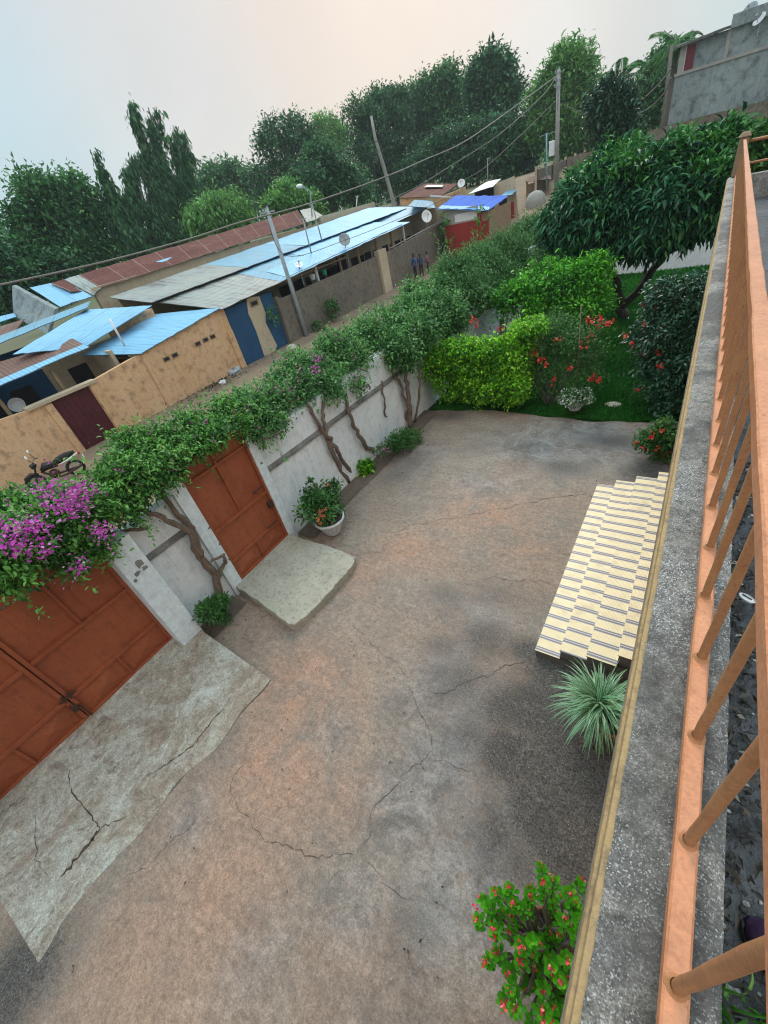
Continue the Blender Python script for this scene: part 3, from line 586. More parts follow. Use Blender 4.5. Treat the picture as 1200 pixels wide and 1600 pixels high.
# boundary walls with their dirty ledge
def bwall(label,y0,y1,zt=2.42):
    t=thing('boundary_wall',label,'wall',(-6.5,(y0+y1)/2,0)); mb=MB()
    n=max(2,int((y1-y0)/.5)); vs=[]
    for i in range(n+1):
        y=y0+(y1-y0)*i/n; vs+=[(-6.62,y,-.1),(-6.4,y,-.1),(-6.4,y,zt+.02*math.sin(y*3)),(-6.62,y,zt+.02*math.sin(y*3))]
    fs=[]
    for i in range(n):
        for k in range(4): fs.append((4*i+k,4*i+(k+1)%4,4*i+4+(k+1)%4,4*i+4+k))
    fs+=[(0,3,2,1),(4*n,4*n+1,4*n+2,4*n+3)]
    mb.add(vs,fs); mb.build('wall',MAT['white_wall'],t)
    mb=MB(); z=lambda y:1.86-.022*y
    m=max(2,int((y1-y0)/.15)); vs=[]
    r=random.Random(3)
    for i in range(m+1):
        y=y0+.004+(y1-y0-.008)*i/m; d=.045+r.uniform(-.012,.012)
        vs+=[(-6.398,y,z(y)-.05),(-6.4+d,y,z(y)-.045),(-6.4+d,y,z(y)+r.uniform(-.01,.01)),(-6.398,y,z(y)+.06)]
    mb.add(vs,[(4*i+k,4*i+k+1,4*i+5+k,4*i+4+k) for i in range(m) for k in range(3)]); mb.build('ledge',MAT['ledge'],t)
    return t
bwall('short whitewashed wall between the broad pillar and the small gate',1.445,2.355)
bwall('long whitewashed garden wall running from the small gate to the lawn',4.195,26.2)
t=thing('garden_wall','pale wall closing the far end of the lawn behind the mango tree','wall',(-2,26.3,0)); mb=MB(); mb.box((-6.6,26.2,-.1),(8,26.42,1.6)); mb.build('wall',MAT['white_wall'],t)
mb=MB(); mb.box((-6.6,26.17,1.6),(8,26.45,1.68)); mb.build('coping',MAT['ledge'],t)
# ------------------------------------------------------------------ bougainvilleas on the wall
def vine(name,label,base,blobs,leafn,mat,group=None,trunks=(),size=.055,sigma=.09,cat='climber',per=12,bark='bark',tpl='ovate',width=.55,droop=.25,stems=0,**kw):
    t=thing(name,label,cat,base,group)
    blobs=[(c,np.array(r)*.84) for c,r in blobs]
    o,tw=foliage('foliage',t,blobs,int(leafn*1.05),per,sigma,size*1.05,mat,width,droop,tpl,**kw)
    foliage('inner_foliage',t,[(c,np.array(r)*.72) for c,r in blobs],int(leafn*.5),per,sigma,size*1.25,mat,width,droop,tpl,inner=.1)
    for k,(pts,r0,r1) in enumerate(trunks): mb=MB(); limb(mb,pts,r0,r1,5,.022,8,k+len(label)); mb.build('trunk',MAT[bark],t,smooth=True)
    mb=MB(); sp_=[];sd_=[]
    for k in range(int(leafn/22)):   # long arching shoots
        a=np.array(tw[rng.integers(len(tw))]); c=min([b[0] for b in blobs],key=lambda q:np.linalg.norm(q-a)); d=nrm(nrm(a-c)+np.array([rng.normal()*.3,rng.normal()*.5,.25])); p=a-d*.1; q_=[p]; Ls=rng.uniform(.25,.75)*(size/.06)**.5
        for i in range(12):
            d=nrm(d+np.array([0,0,-.11])); p=p+d*Ls/12; q_.append(p)
            for _ in range(2): sp_.append(p+rng.normal(size=3)*.012); sd_.append(d*.5+unit(1)[0])
        mb.tube(q_[::3]+[q_[-1]],.004,4)
    sz_=size*rng.uniform(.7,1.3,len(sp_)); leaves('shoot_leaves',np.array(sp_),np.array(sd_),sz_,sz_*width,mat,t,tpl,.45+.25*rng.random(len(sp_)))
    mb=MB()
    cs=[b[0] for b in blobs]; r=random.Random(len(label))
    for k in range(stems):
        a=np.array(tw[r.randrange(len(tw))]); c=min(cs,key=lambda q:np.linalg.norm(q-a)); mb.tube(wob([c,(a+c)/2,a],2,.03,k),taper(5,.012,.004),5)
    return t,tw
def near(tw,cond,n,seed=0):
    k=np.array([cond(p) for p in tw]); q=tw[k]; r=np.random.default_rng(seed)
    return q[r.choice(len(q),min(n,len(q)),replace=False)] if len(q) else q
def proj(p):
    c=R.T@(np.array(p)-CAM); return 600+F*c[0]/c[2],800+F*c[1]/c[2]
# A: magenta, over the driveway gate
BA=[PB(90,825,62,X=-6.1),PB(40,850,60,X=-6.1),PB(140,800,50,X=-6.2),PB(100,790,45,X=-6.5),PB(10,905,45,X=-6.1),PB(160,860,26,X=-6.1),PB(-20,860,60,X=-6.2),PB(40,800,45,X=-6.7),PB(110,875,30,X=-6.0),PB(0,810,40,X=-7.0)]
A,tw=vine('bougainvillea','bougainvillea heavy with magenta blooms hanging over the driveway gate',(-6.3,-.2,2.4),BA,1150,G['boug'],group='climbers along the wall',size=.062,sigma=.07,stems=30,trunks=[([(-6.3,1.75,2.3),(-6.4,1.2,2.6),(-6.2,.5,2.55),(-6.2,-.3,2.6)],.03,.015)])
fc=[]
for px,py,X_ in ((105,768,-6.2),(90,790,-6.1),(75,760,-6.4),(70,765,-6.4),(120,760,-6.2),(60,830,-5.9),(30,830,-5.8),(45,828,-5.85),(155,828,-5.75),(150,832,-5.75),(20,850,-5.8),(75,860,-5.7),(35,855,-5.8),(120,888,-5.7),(98,785,-6.0),(130,790,-6.0),(10,815,-6.1),(140,770,-6.3),(118,780,-6.0),(112,800,-5.9),(5,840,-5.9),(55,818,-6.0)): 
    c=P(px,py,X=X_+.42)
    fc.append(c+rng.normal(size=3)*.03)
flowers('blossom',A,fc,46,.058,.040,G['magenta']); flowers('blossom',A,[c+rng.normal(size=3)*.12 for c in fc],9,.05,.036,G['pinkf'])
# B: gnarled trunk between pillar and small gate
b0=P(345,955,z=.05); tr=[P(345,955,z=.05),P(338,900,X=-6.28),P(312,870,X=-6.25),P(298,830,X=-6.2),P(265,812,X=-6.2),P(215,795,X=-6.25)]
tr2=[P(312,870,X=-6.25),P(305,835,X=-6.3),P(285,810,X=-6.35),P(258,780,X=-6.35),P(240,745,X=-6.4)]
tr3=[P(340,905,X=-6.28),P(352,880,X=-6.22),P(348,868,X=-6.2),P(330,878,X=-6.15)]
BB=[PB(200,745,55,X=-6.5),PB(250,700,48,X=-6.7),PB(170,780,45,X=-6.4),PB(230,755,36,X=-6.3),PB(300,672,40,X=-6.8),PB(350,650,38,X=-6.8),PB(265,735,22,X=-6.2),PB(320,690,22,X=-6.3),PB(205,700,35,X=-7.0),PB(205,800,18,X=-6.2),PB(335,678,26,X=-6.35),PB(300,700,22,X=-6.3),PB(375,668,24,X=-6.4),PB(270,720,20,X=-6.2)]
Bv,tw=vine('bougainvillea','green bougainvillea spreading above the small gate from one gnarled bare trunk',b0,BB,1500,G['boug'],group='climbers along the wall',size=.06,sigma=.08,trunks=[(tr,.085,.035),(tr2,.065,.03),(tr3,.04,.02)],stems=40)
flowers('blossom',Bv,near(tw,lambda p:p[2]>2.5,40,1)+[.06,0,.06],7,.03,.042,G['pinkf'])
# C: twin trunks mid wall
c0=P(545,752,z=.03)
trc=[[P(545,755,z=.03),P(520,710,X=-6.3),P(508,680,X=-6.32),P(500,665,X=-6.3),P(478,630,X=-6.4)],[P(553,745,z=.03),P(530,710,X=-6.28),P(512,680,X=-6.26),P(505,655,X=-6.3),P(505,625,X=-6.4)]]
BC=[PB(415,636,28,X=-6.8),PB(485,585,30,X=-6.9),PB(395,642,38,X=-6.6),PB(430,628,38,X=-6.7),PB(465,612,40,X=-6.7),PB(430,660,26,X=-6.3),PB(500,592,42,X=-6.8),PB(470,575,34,X=-7.1),PB(385,630,30,X=-7.0),PB(530,570,42,X=-6.9),PB(440,600,30,X=-7.2),PB(515,550,34,X=-7.1),PB(405,680,22,X=-6.3),PB(520,610,28,X=-6.3)]
Cv,tw=vine('bougainvillea','dark leafy bougainvillea with small pink blooms and twin twisted trunks mid wall',c0,BC,1500,G['vine'],group='climbers along the wall',size=.065,sigma=.09,trunks=[(trc[0],.06,.035),(trc[1],.055,.032)],stems=40)
flowers('blossom',Cv,near(tw,lambda p:p[0]>-6.9,60,1)+[.06,0,.06],8,.04,.045,G['pinkf'])
flowers('blossom',Cv,[P(493,578,X=-5.8),P(495,560,X=-6.1)],30,.05,.04,G['magenta'])
d0=P(583,715,z=.03)
trd=[[P(588,712,z=.03),P(565,690,X=-6.3),P(555,670,X=-6.3),P(543,640,X=-6.3),P(540,615,X=-6.4)]]
BD=[PB(535,556,30,X=-6.9),PB(580,520,30,X=-7.0),PB(618,508,30,X=-7.0),PB(555,565,40,X=-6.7),PB(590,545,42,X=-6.8),PB(565,530,36,X=-7.2),PB(600,505,38,X=-7.2),PB(630,500,38,X=-7.2),PB(545,540,34,X=-7.1),PB(610,560,28,X=-6.4),PB(625,530,34,X=-6.7),PB(560,600,22,X=-6.3)]
Dv,tw=vine('bougainvillea','leafy climber on a single leaning trunk right of the twin trunks',d0,BD,1300,G['vine'],group='climbers along the wall',size=.07,sigma=.10,trunks=[(trd[0],.06,.035)],stems=30)
flowers('blossom',Dv,near(tw,lambda p:p[0]>-6.9,34,1)+[.06,0,.06],8,.05,.04,G['pinkf'])
flowers('blossom',Dv,[P(558,590,X=-6.0),P(575,605,X=-6.0)],24,.05,.04,G['pinkf'])
e0=P(643,665,z=.03)
tre=[[P(643,668,z=.03),P(640,630,X=-6.2),P(636,600,X=-6.2),P(632,565,X=-6.2)],[P(648,660,z=.03),P(655,620,X=-6.1),P(655,580,X=-6.1),P(645,550,X=-6.2)],[P(630,668,z=.03),P(637,640,X=-6.3),P(625,600,X=-6.3),P(610,575,X=-6.3)],[P(612,667,z=.05),P(602,650,X=-6.35),P(598,615,X=-6.35),P(597,595,X=-6.35)]]
BE=[PB(640,500,30,X=-6.9),PB(672,478,30,X=-7.0),PB(650,522,44,X=-6.3),PB(655,488,38,X=-6.8),PB(690,470,36,X=-6.9),PB(705,495,36,X=-6.2),PB(670,505,36,X=-6.4),PB(625,540,32,X=-6.2),PB(648,462,28,X=-7.4),PB(640,565,18,X=-6.1)]
Ev,tw=vine('wall_climber','dense dark climber on a thick bundle of trunks beside the lime hedge',e0,BE,1900,G['vine'],group='climbers along the wall',size=.085,sigma=.12,trunks=[(tre[0],.08,.05),(tre[1],.04,.03),(tre[2],.05,.03),(tre[3],.03,.02)],stems=30)
# far feathery shrubs along the wall
fr_=[('first feathery dark shrub rising over the garden wall behind the climbers',[PB(680,490,30,X=-6.6),PB(745,440,26,X=-6.8),PB(715,440,44,X=-6.8),PB(702,438,26,X=-7.4),PB(745,420,38,X=-7.0),PB(730,465,34,X=-6.2),PB(688,462,26,X=-7.0),PB(760,455,24,X=-6.2)],P(735,500,X=-6.2)),
 ('second feathery shrub over the wall below the red shack',[PB(778,403,32,X=-7.2),PB(800,412,36,X=-6.6),PB(768,436,34,X=-6.4),PB(748,408,20,X=-7.4)],P(780,480,X=-6.2)),
 ('third feathery shrub over the wall, next to the mango crown',[PB(828,366,28,X=-7.2),PB(843,392,36,X=-6.4),PB(810,378,22,X=-7.6),PB(850,350,20,X=-7.2),PB(860,420,34,X=-6.2)],P(830,450,X=-6.2))]
for k,(lb,bl,bs) in enumerate(fr_):
    bs=np.array([-6.2,bs[1],0.]); c=np.array(bl[0][0])
    vine('feathery_shrub',lb,bs,bl,1800,G['feather'],group='feathery shrubs along the far wall',size=.12,sigma=.16,per=12,tpl='leaf',width=.28,droop=.1,cat='shrub',trunks=[([bs,bs*.5+c*.5+[0.2,0,-.3],c],.06,.03),([bs+[0,.3,0],bs*.5+c*.5+[0.3,.5,-.3],c+[0,.6,.2]],.045,.02),([bs+[.05,-.2,0],bs*.5+c*.5+[0.2,-.5,-.3],c+[0,-.6,.1]],.04,.02)],stems=25,sprig=.2)
# ------------------------------------------------------------------ hedge, shrubs and trees in the garden
def shrub(name,label,base,blobs,ntw,per,sigma,size,mat,cat='shrub',width=.5,tpl='ovate',bark='bark_grey',nst=6,group=None,droop=.2,**kw):
    t=thing(name,label,cat,base,group); o,tw=foliage('foliage',t,blobs,ntw,per,sigma,size,mat,width,droop,tpl,**kw)
    mb=MB(); r=random.Random(len(label)); cs=[np.array(b[0]) for b in blobs]
    for k in range(nst):
        c=cs[k%len(cs)]; b=np.array(base)+[r.uniform(-.12,.12),r.uniform(-.12,.12),0]; rr=float(np.mean(blobs[k%len(cs)][1]))*.5
        e=c+[r.uniform(-rr,rr),r.uniform(-rr,rr),r.uniform(0,rr)]; mb.tube(wob([b,(b+e)/2,e],3,.03,k),taper(7,.022,.008),6)
    mb.build('stem',MAT[bark],t,smooth=True); return t,tw
hb=[]
for k in range(9):
    x=-5.9+k*.29; hb.append((np.array([x,10.95-.02*k,.75]),(.33,.42,.7))); hb.append((np.array([x,11.0,1.45]),(.36,.5,.55)))
hb+=[(PB(815,520,20,Y=11.1)[0],(.35,.4,.35)),(PB(838,512,16,Y=11.2)[0],(.3,.35,.22)),(PB(800,545,20,Y=11)[0],(.3,.35,.4))]; hb.append((np.array([-6.0,10.6,1.3]),(.35,.4,.7)))
Hd,tw=shrub('lime_hedge','bright lime green clipped hedge between the yard and the lawn',(-4.8,10.95,0),hb,3000,12,.07,.085,G['hedge'],cat='hedge',nst=14,inner=.7,width=.6)
flowers('blossom',Hd,[P(740,498,Y=11.2),P(745,505,Y=11.2),P(738,505,Y=11.2),P(780,515,Y=11.2),P(800,590,Y=10.7)],14,.05,.06,G['redf'])
rb=[PB(835,548,40,Y=11.4),PB(885,548,38,Y=11.5),PB(922,530,28,Y=11.6),PB(870,520,36,Y=11.8),PB(840,590,34,Y=11.3),PB(900,585,36,Y=11.4),PB(928,555,20,Y=11.5),PB(815,560,30,Y=11.2)]
rb_base=P(860,632,Y=11.35); rb_base[2]=0
Ix,tw=shrub('hibiscus_shrub','loose open shrub dotted with red flowers right of the lime hedge',rb_base,rb,1250,9,.08,.07,G['mid'],nst=16,inner=.3,sprig=.3,width=.5)
fl=[P(x,y,Y=Y_) for x,y,Y_ in ((920,500,11.6),(925,503,11.6),(938,496,11.5),(955,505,11.5),(945,508,11.4),(922,525,11.2),(912,540,11.0),(870,530,11.0),(836,553,10.9),(840,562,10.9),(846,562,10.8),(852,570,10.8),(865,595,10.8),(796,590,10.7),(930,592,10.8),(938,593,10.8),(926,590,10.8),(935,506,11.5),(832,550,10.9),(890,575,10.9))]
flowers('blossom',Ix,fl,12,.035,.07,G['redf'])
mb=MB(); q0=P(903,560,Y=11.2); q1=P(908,477,Y=11.2); q0[2]=0; mb.tube([q0,(q0+q1)/2+[.02,0,0],q1],[.016,.014,.012],8); o=mb.build('garden_stake',MAT['wood'],smooth=True); tag(o,'thin wooden stake standing among the red flowered shrub','stake')
# lime green bush behind
gb=[PB(820,470,42,Y=15),PB(870,450,44,Y=15.2),PB(910,440,38,Y=15.4),PB(850,490,34,Y=14.8),PB(900,480,36,Y=15),PB(790,475,26,Y=14.8),PB(850,432,24,Y=15.6),PB(930,425,24,Y=15.4),PB(930,475,22,Y=15.2)]
gb0=P(860,530,Y=15.0); gb0[2]=0
shrub('lime_bush','wide bright green bush with layered sprays in front of the mango tree',gb0,[(c,(r,r,r*.75)) for c,r in gb],1500,14,.13,.13,G['lime'],nst=9,width=.45,bark='bark_dark',inner=.35,droop=.05,upbias=.5,sprig=.25)
# mango tree
mt0=np.array([-2.2,18.9,0]); t=thing('mango_tree','large mango tree with a broad dense dark crown at the end of the lawn','tree',mt0)
mbl=[PB(1045,292,54,Y=17.8),PB(970,305,54,Y=17.6),PB(1105,280,50,Y=17.8),PB(915,330,46,Y=17.4),PB(905,362,36,Y=17.2),PB(960,350,44,Y=17.0),PB(1035,335,50,Y=17.0),PB(1100,310,48,Y=17.2),PB(1000,360,36,Y=17.0),PB(1075,345,30,Y=17.2),PB(985,268,34,Y=18.6),PB(1060,258,34,Y=18.6),PB(915,305,34,Y=18),PB(1130,248,34,Y=18),PB(1180,262,38,Y=18.2),PB(880,345,28,Y=17.6),PB(950,270,28,Y=18.4)]
o,tw=foliage('crown',t,mbl,6800,12,.13,.27,G['mango'],.26,.4,'long',inner=.6,upbias=.1)
tb=[(c+np.array([0,-.1,.08]),r*.96) for c,r in mbl if proj(c)[1]<330]
p_,d_,t_,_=crown_pts(tb,1200,9,.11,.15,upbias=1.0,inner=.9); s_=.22*(.7+.6*rng.random(len(p_))); k=p_[:,2]>3.6
leaves('new_shoots',p_[k],d_[k],s_[k],s_[k]*.26,G['mangot'],t,'long',t_[k])
mb=MB(); fk=P(985,470,Y=18.8)
limb(mb,[mt0,P(968,478,Y=18.8)],.2,.17,3,.02,10,1); lt=[P(968,480,Y=18.8),P(966,440,Y=18.4),P(950,410,Y=18.0),P(930,360,Y=17.6)]; limb(mb,lt,.15,.08,4,.03,9,2)
rt=[P(970,480,Y=18.8),P(1000,450,Y=18.6),P(1030,410,Y=18.2),P(1060,370,Y=17.8),P(1090,320,Y=17.8)]; limb(mb,rt,.15,.07,4,.03,9,3); limb(mb,[P(995,455,Y=18.6),P(1008,430,Y=18.7),P(1012,405,Y=18.6),P(1000,340,Y=18)],.07,.04,3,.02,7,4)
for k,(c,r) in enumerate(mbl[:12]): limb(mb,[P(1000,370,Y=17.9),c],.05,.02,3,.08,6,20+k)
mb.build('trunk',MAT['bark_dark'],t,smooth=True)
# dark shrub against the house with red flowers
db=[PB(1060,480,44,Y=12.2),PB(1040,540,46,Y=11.7),PB(1080,520,44,Y=11.9),PB(1035,590,40,Y=11.3),PB(1075,590,40,Y=11.2),PB(1015,520,24,Y=11.9),PB(1030,470,24,Y=12.4),PB(1095,460,28,Y=12.6),PB(1050,625,24,Y=11.0),PB(1090,560,36,Y=11.6)]
d0_=P(1060,640,z=0); Dk,tw=shrub('hibiscus_shrub','tall glossy dark shrub with a few red blooms crowding the house parapet',(.35,11.5,0),db,1700,12,.10,.095,G['dark'],nst=10,width=.55,inner=.55,sprig=.15,bark='bark_dark')
fl=[P(x,y,Y=Y_) for x,y,Y_ in ((1008,475,12.2),(1014,476,12.2),(1030,482,12.0),(1008,508,11.6),(1033,512,11.5),(1028,526,11.5),(1010,532,11.4),(987,537,11.3),(1030,572,10.9),(1034,573,10.9),(1007,553,11.2),(997,608,10.7),(978,525,11.4),(1028,550,11.2))]
flowers('blossom',Dk,fl,11,.03,.06,G['redf'])
# ---- pots
def bowl(parent,c,r,h,mat,rim=.02,name='pot'):
    mb=MB(); prof=[(.001,.0),(r*.50,.0),(r*.55,h*.1),(r*.66,h*.2),(r*.86,h*.55),(r*.97,h*.85),(r,h),(r*1.04,h),(r*1.05,h*.94),(r*1.02,h*.93)]
    prof=[(.001,0),(r*.5,0),(r*.54,h*.08),(r*.60,h*.22),(r*.82,h*.55),(r*.94,h*.8),(r*1.05,h*.86),(r*1.06,h),(r*.97,h),(r*.93,h*.85),(.001,h*.84)]
    mb.lathe(prof,c,28); return mb.build(name,mat,parent,smooth=True)
def soil_in(parent,c,r,h):
    mb=MB(); mb.lathe([(.001,h*.87),(r*.92,h*.865)],c,20); return mb.build('soil',MAT['soil'],parent)
pc=P(518,838,z=0)+np.array([-.02,.12,0]); pc[2]=.03
t=thing('potted_plant','round white pot of coral flowering shrub against the long white wall','potted plant',pc)
bowl(t,pc,.32,.40,MAT['pot']); soil_in(t,pc,.32,.40)
pb=[PB(495,790,20,X=-5.75),PB(515,775,20,X=-5.8),PB(490,775,16,X=-5.9),PB(505,800,18,X=-5.6),PB(480,800,14,X=-5.8),PB(525,795,12,X=-5.6)]
foliage('foliage',t,pb,260,11,.05,.085,G['mid'],.5,.1,'ovate')
mb=MB(); r=random.Random(2)
for k,(c,rr) in enumerate(pb): mb.tube(wob([pc+[0,0,.3],c],4,.015,k),taper(5,.015,.008),6)
for q in (P(487,752,X=-5.9),P(502,765,X=-5.9),P(522,755,X=-5.8)): mb.tube(wob([pc+[0,0,.3],q],4,.012,3),taper(5,.014,.008),6)
mb.build('stem',MAT['bark'],t,smooth=True)
foliage('foliage',t,[(P(487,752,X=-5.9),.06),(P(522,757,X=-5.8),.10),(P(508,762,X=-5.85),.09)],30,9,.03,.075,G['mid'],.5,.0,'ovate')
flowers('blossom',t,[P(513,757,X=-5.75),P(528,764,X=-5.7),P(500,800,X=-5.4),P(510,796,X=-5.4),P(497,812,X=-5.35),P(504,807,X=-5.35),P(500,818,X=-5.35)],12,.018,.04,G['orange'])
# small plants along the wall
def smallplant(name,label,c,r,n,mat,size,tpl='ovate',cat='plant',fl=None,**kw):
    t=thing(name,label,cat,c); foliage('foliage',t,[(np.array(c)+[0,0,r*.7],(r,r,r*.8))] if np.isscalar(r) else r,n,10,.04,size,mat,.5,.0,tpl,**kw)
    mb=MB()
    for k in range(5): a=6.28*k/5; rr=.1; mb.tube([c,np.array(c)+[rr*math.cos(a),rr*math.sin(a),.16]],[.01,.005],5)
    mb.build('stem',MAT['bark'],t)
    if fl is not None: flowers('blossom',t,fl,10,.02,.04,G['pinkf'])
    return t
smallplant('seedling','small bright rosette plant at the foot of the single leaning trunk',P(573,737,z=.05),.17,26,G['hedge'],.13)
c=P(628,690,z=.03); smallplant('ground_shrub','low round leafy shrub where the yard meets the thick trunks',c,[PB(630,688,20,X=-5.8),PB(645,684,16,X=-5.75),PB(615,692,15,X=-5.85)],420,G['mid'],.055,fl=[P(633,706,X=-5.6),P(600,700,X=-5.8),P(606,703,X=-5.8)])
c=P(330,960,z=.03); smallplant('ground_shrub','low leafy tuft at the foot of the gnarled bare trunk',c,[PB(325,955,17,X=-5.95),PB(340,945,15,X=-6.1),PB(345,965,10,X=-6.0)],200,G['mid'],.06)
c=P(592,716,z=.03); smallplant('ground_shrub','sparse straggly sprigs between the small rosette and the low round shrub',c,[PB(595,703,9,X=-6.0)],40,G['mid'],.05)
# white flower pot on a metal stand near the lawn
pc=P(897,650,z=0); pc=np.array([pc[0],pc[1],0.])
t=thing('potted_plant','white bowl of tiny white flowers on a low metal stand at the lawn edge','potted plant',pc)
mb=MB()
for k in range(4):
    a=6.28*k/4+.4; mb.tube([pc+[.27*math.cos(a),.27*math.sin(a),0],pc+[.15*math.cos(a),.15*math.sin(a),.2]],.009,6)
mb.tube([pc+[.15*math.cos(6.28*k/12),.15*math.sin(6.28*k/12),.2] for k in range(13)],.009,6); mb.build('stand',MAT['gate_dark'],t)
c=pc+[0,0,.17]; bowl(t,c,.24,.27,MAT['pot'])
cc=PB(900,621,20,Y=pc[1]); foliage('foliage',t,[(cc[0],(cc[1]*1.3,cc[1]*1.1,cc[1]*.6))],700,9,.04,.04,G['mid'],.5,.0,'ovate')
p_,d_,t_,tw=crown_pts([(cc[0],(cc[1]*1.4,cc[1]*1.2,cc[1]*.7))],210,1,.02,0,inner=.9); flowers('blossom',t,tw,5,.012,.035,G['whitef'])
# small bush in the corner by the steps
c=np.array([.05,9.0,0.]); t=thing('potted_plant','small dark leafy bush with dull red flowers in a pot beyond the tiled steps','potted plant',c)
bowl(t,c,.2,.3,MAT['terra']); bb=[PB(1025,690,22,Y=9),PB(1040,685,20,Y=9),PB(1010,690,16,Y=9),PB(1035,670,14,Y=9.1),PB(1035,715,14,Y=8.9),PB(1055,690,20,Y=9)]
foliage('foliage',t,bb,420,10,.05,.075,G['mid'],.5,.1,'ovate'); flowers('blossom',t,[P(1015,683,Y=8.7),P(1020,680,Y=8.7),P(993,692,Y=8.8),P(1035,672,Y=8.8),P(1005,700,Y=8.7),P(1028,700,Y=8.7)],9,.02,.05,G['redf'])
mb=MB()
for k,(q,rr) in enumerate(bb): mb.tube(wob([c+[0,0,.25],q],3,.02,k),taper(4,.018,.008),6)
mb.build('stem',MAT['bark_dark'],t,smooth=True)
# marker stone and pale stone
c=P(812,633,z=0); t=thing('marker_stone','small upright rounded concrete marker at the hedge foot','stone',(c[0],c[1],0)); mb=MB(); c=[c[0],c[1],0]
prof=[(-.11,0),(-.11,.22),(-.07,.28),(0,.30),(.07,.28),(.11,.22),(.11,0)]; mb.prism([(c[0]+a,c[1]-.04,b) for a,b in prof],(0,.08,0)); mb.build('block',MAT['slab'],t,bevel=.01)
c=P(958,632,z=0); mb=MB(); mb.ball((c[0],c[1],.0),.2,10,0,(1.1,.8,.2)); o=mb.build('flat_stone',MAT['slab'],smooth=True); tag(o,'flat pale stone lying in the lawn right of the white flower bowl','stone')
# ------------------------------------------------------------------ tiled steps
def tilemat():
    m,t,b=newmat('striped_tile'); g=NG(t); uv=g.coord('UV'); sx=g.n('ShaderNodeSeparateXYZ'); g.l(uv,sx.inputs[0]); u,v=sx.outputs[0],sx.outputs[1]
    fu=g.math('FRACT',g.math('DIVIDE',u,.202)); 
    s1=g.math('MULTIPLY',g.rng(fu,.02,.04),g.rng(fu,.16,.18,1,0)); s2=g.math('MULTIPLY',g.rng(fu,.21,.23),g.rng(fu,.32,.34,1,0)); s=g.math('MAXIMUM',s1,s2)
    rib=g.math('SINE',g.math('MULTIPLY',v,2*math.pi/.014)); rm_=g.math('MULTIPLY',g.rng(rib,0,.6,0,.22),g.rng(fu,.37,.39))
    n=g.noise(g.geo(),6,4); col=g.mix(g.rng(n,.4,.7),(.78,.65,.40),(.70,.57,.34)); col=g.mix(rm_,col,(.40,.30,.17))
    col=g.mix(g.rng(fu,.35,.37,1,0),col,(.62,.58,.52)); col=g.mix(s,col,(.19,.17,.20))
    gr=g.rng(fu,0,.02,1,0); col=g.mix(gr,col,(.22,.20,.17)); n2=g.noise(g.geo(),3,5,.7); col=g.mix(g.rng(n2,.55,.75,0,.35),col,(.25,.2,.14))
    g.l(col,b.inputs['Base Color']); b.inputs['Roughness'].default_value=.35; g.bump(g.math('MULTIPLY',rib,g.rng(fu,.34,.36)),.2,.003,b); return m
tm=tilemat(); t=thing('tiled_steps','broad flight of steps faced with cream and grey striped tiles','steps',(-.2,5.5,0))
XS=[-.93,-.615,-.29,.04,.37,.72]; near_y=[3.42,3.44,3.40,3.46,3.5]; offs=[0,.04,.015,.06,.10]
for k in range(5):
    z=.15*(k+1); x0,x1=XS[k],XS[k+1]; y0,y1=near_y[k],7.55+.0*k; mb=MB()
    # body of the step
    x2=1.2
    mb.add([(x0,y0,0),(x0,y1,0),(x0,y1,z-.012),(x0,y0,z-.012)],[(0,3,2,1)],0,[(y0+offs[k],0),(y1+offs[k],0),(y1+offs[k],z),(y0+offs[k],z)])
    mb.add([(x0,y0,0),(x2,y0,0),(x2,y0,z-.012),(x0,y0,z-.012)],[(0,1,2,3)],1); mb.add([(x0,y1,0),(x2,y1,0),(x2,y1,z-.012),(x0,y1,z-.012)],[(0,3,2,1)],1)
    mb.hexa([(x0-.012,y0-.01,z-.012),(x1,y0-.01,z-.012),(x1,y1+.01,z-.012),(x0-.012,y1+.01,z-.012),(x0-.012,y0-.01,z),(x1,y0-.01,z),(x1,y1+.01,z),(x0-.012,y1+.01,z)],1)
    mb.add([(x0-.012,y0-.01,z+.0015),(x1,y0-.01,z+.0015),(x1,y1+.01,z+.0015),(x0-.012,y1+.01,z+.0015)],[(0,1,2,3)],0,[(y0+offs[k],0),(y0+offs[k],.31),(y1+offs[k],.31),(y1+offs[k],0)])
    mb.build('tread',[tm,weathered('step_render',(.16,.14,.12),(.1,.09,.08))],t)
# ------------------------------------------------------------------ potted plants close to the house
def ribbon_plant(parent,c,n,L0,L1,wd,mat,seed,name='foliage',up0=1.0):
    r=random.Random(seed); mb=MB()
    for k in range(n):
        a=r.uniform(0,6.283); el=r.uniform(.15,1.35)*up0; Ln=r.uniform(L0,L1); d=np.array([math.cos(a)*math.cos(el),math.sin(a)*math.cos(el),math.sin(el)])
        p=np.array(c)+[r.gauss(0,.03),r.gauss(0,.03),0]; side=nrm(np.cross(d,[0,0,1])); seg=7; vs=[];uv=[]
        for i in range(seg+1):
            t_=i/seg; w_=wd*(.5+.5*math.sin(math.pi*min(1,t_*1.1+.12)))*(1-t_**3)*.9+.0008
            s_=side+.15*np.array([0,0,1])*math.sin(k)
            for j,o_ in enumerate((-1,0,1)): vs.append(p+s_*o_*w_+(np.array([0,0,-.25*w_]) if o_==0 else 0)); uv.append(((o_+1)/2,t_))
            d=nrm(d+np.array([0,0,-.24-.1*(1-abs(math.sin(el)))])*(.6+t_)); p=p+d*Ln/seg
        mb.add(vs,[(3*i+j,3*i+j+1,3*i+j+4,3*i+j+3) for i in range(seg) for j in range(2)],0,uv)
    return mb.build(name,mat,parent,smooth=True)
pc=np.array([.07,2.78,0.]); t=thing('potted_plant','spider plant with white striped arching leaves in a terracotta pot by the steps','potted plant',pc)
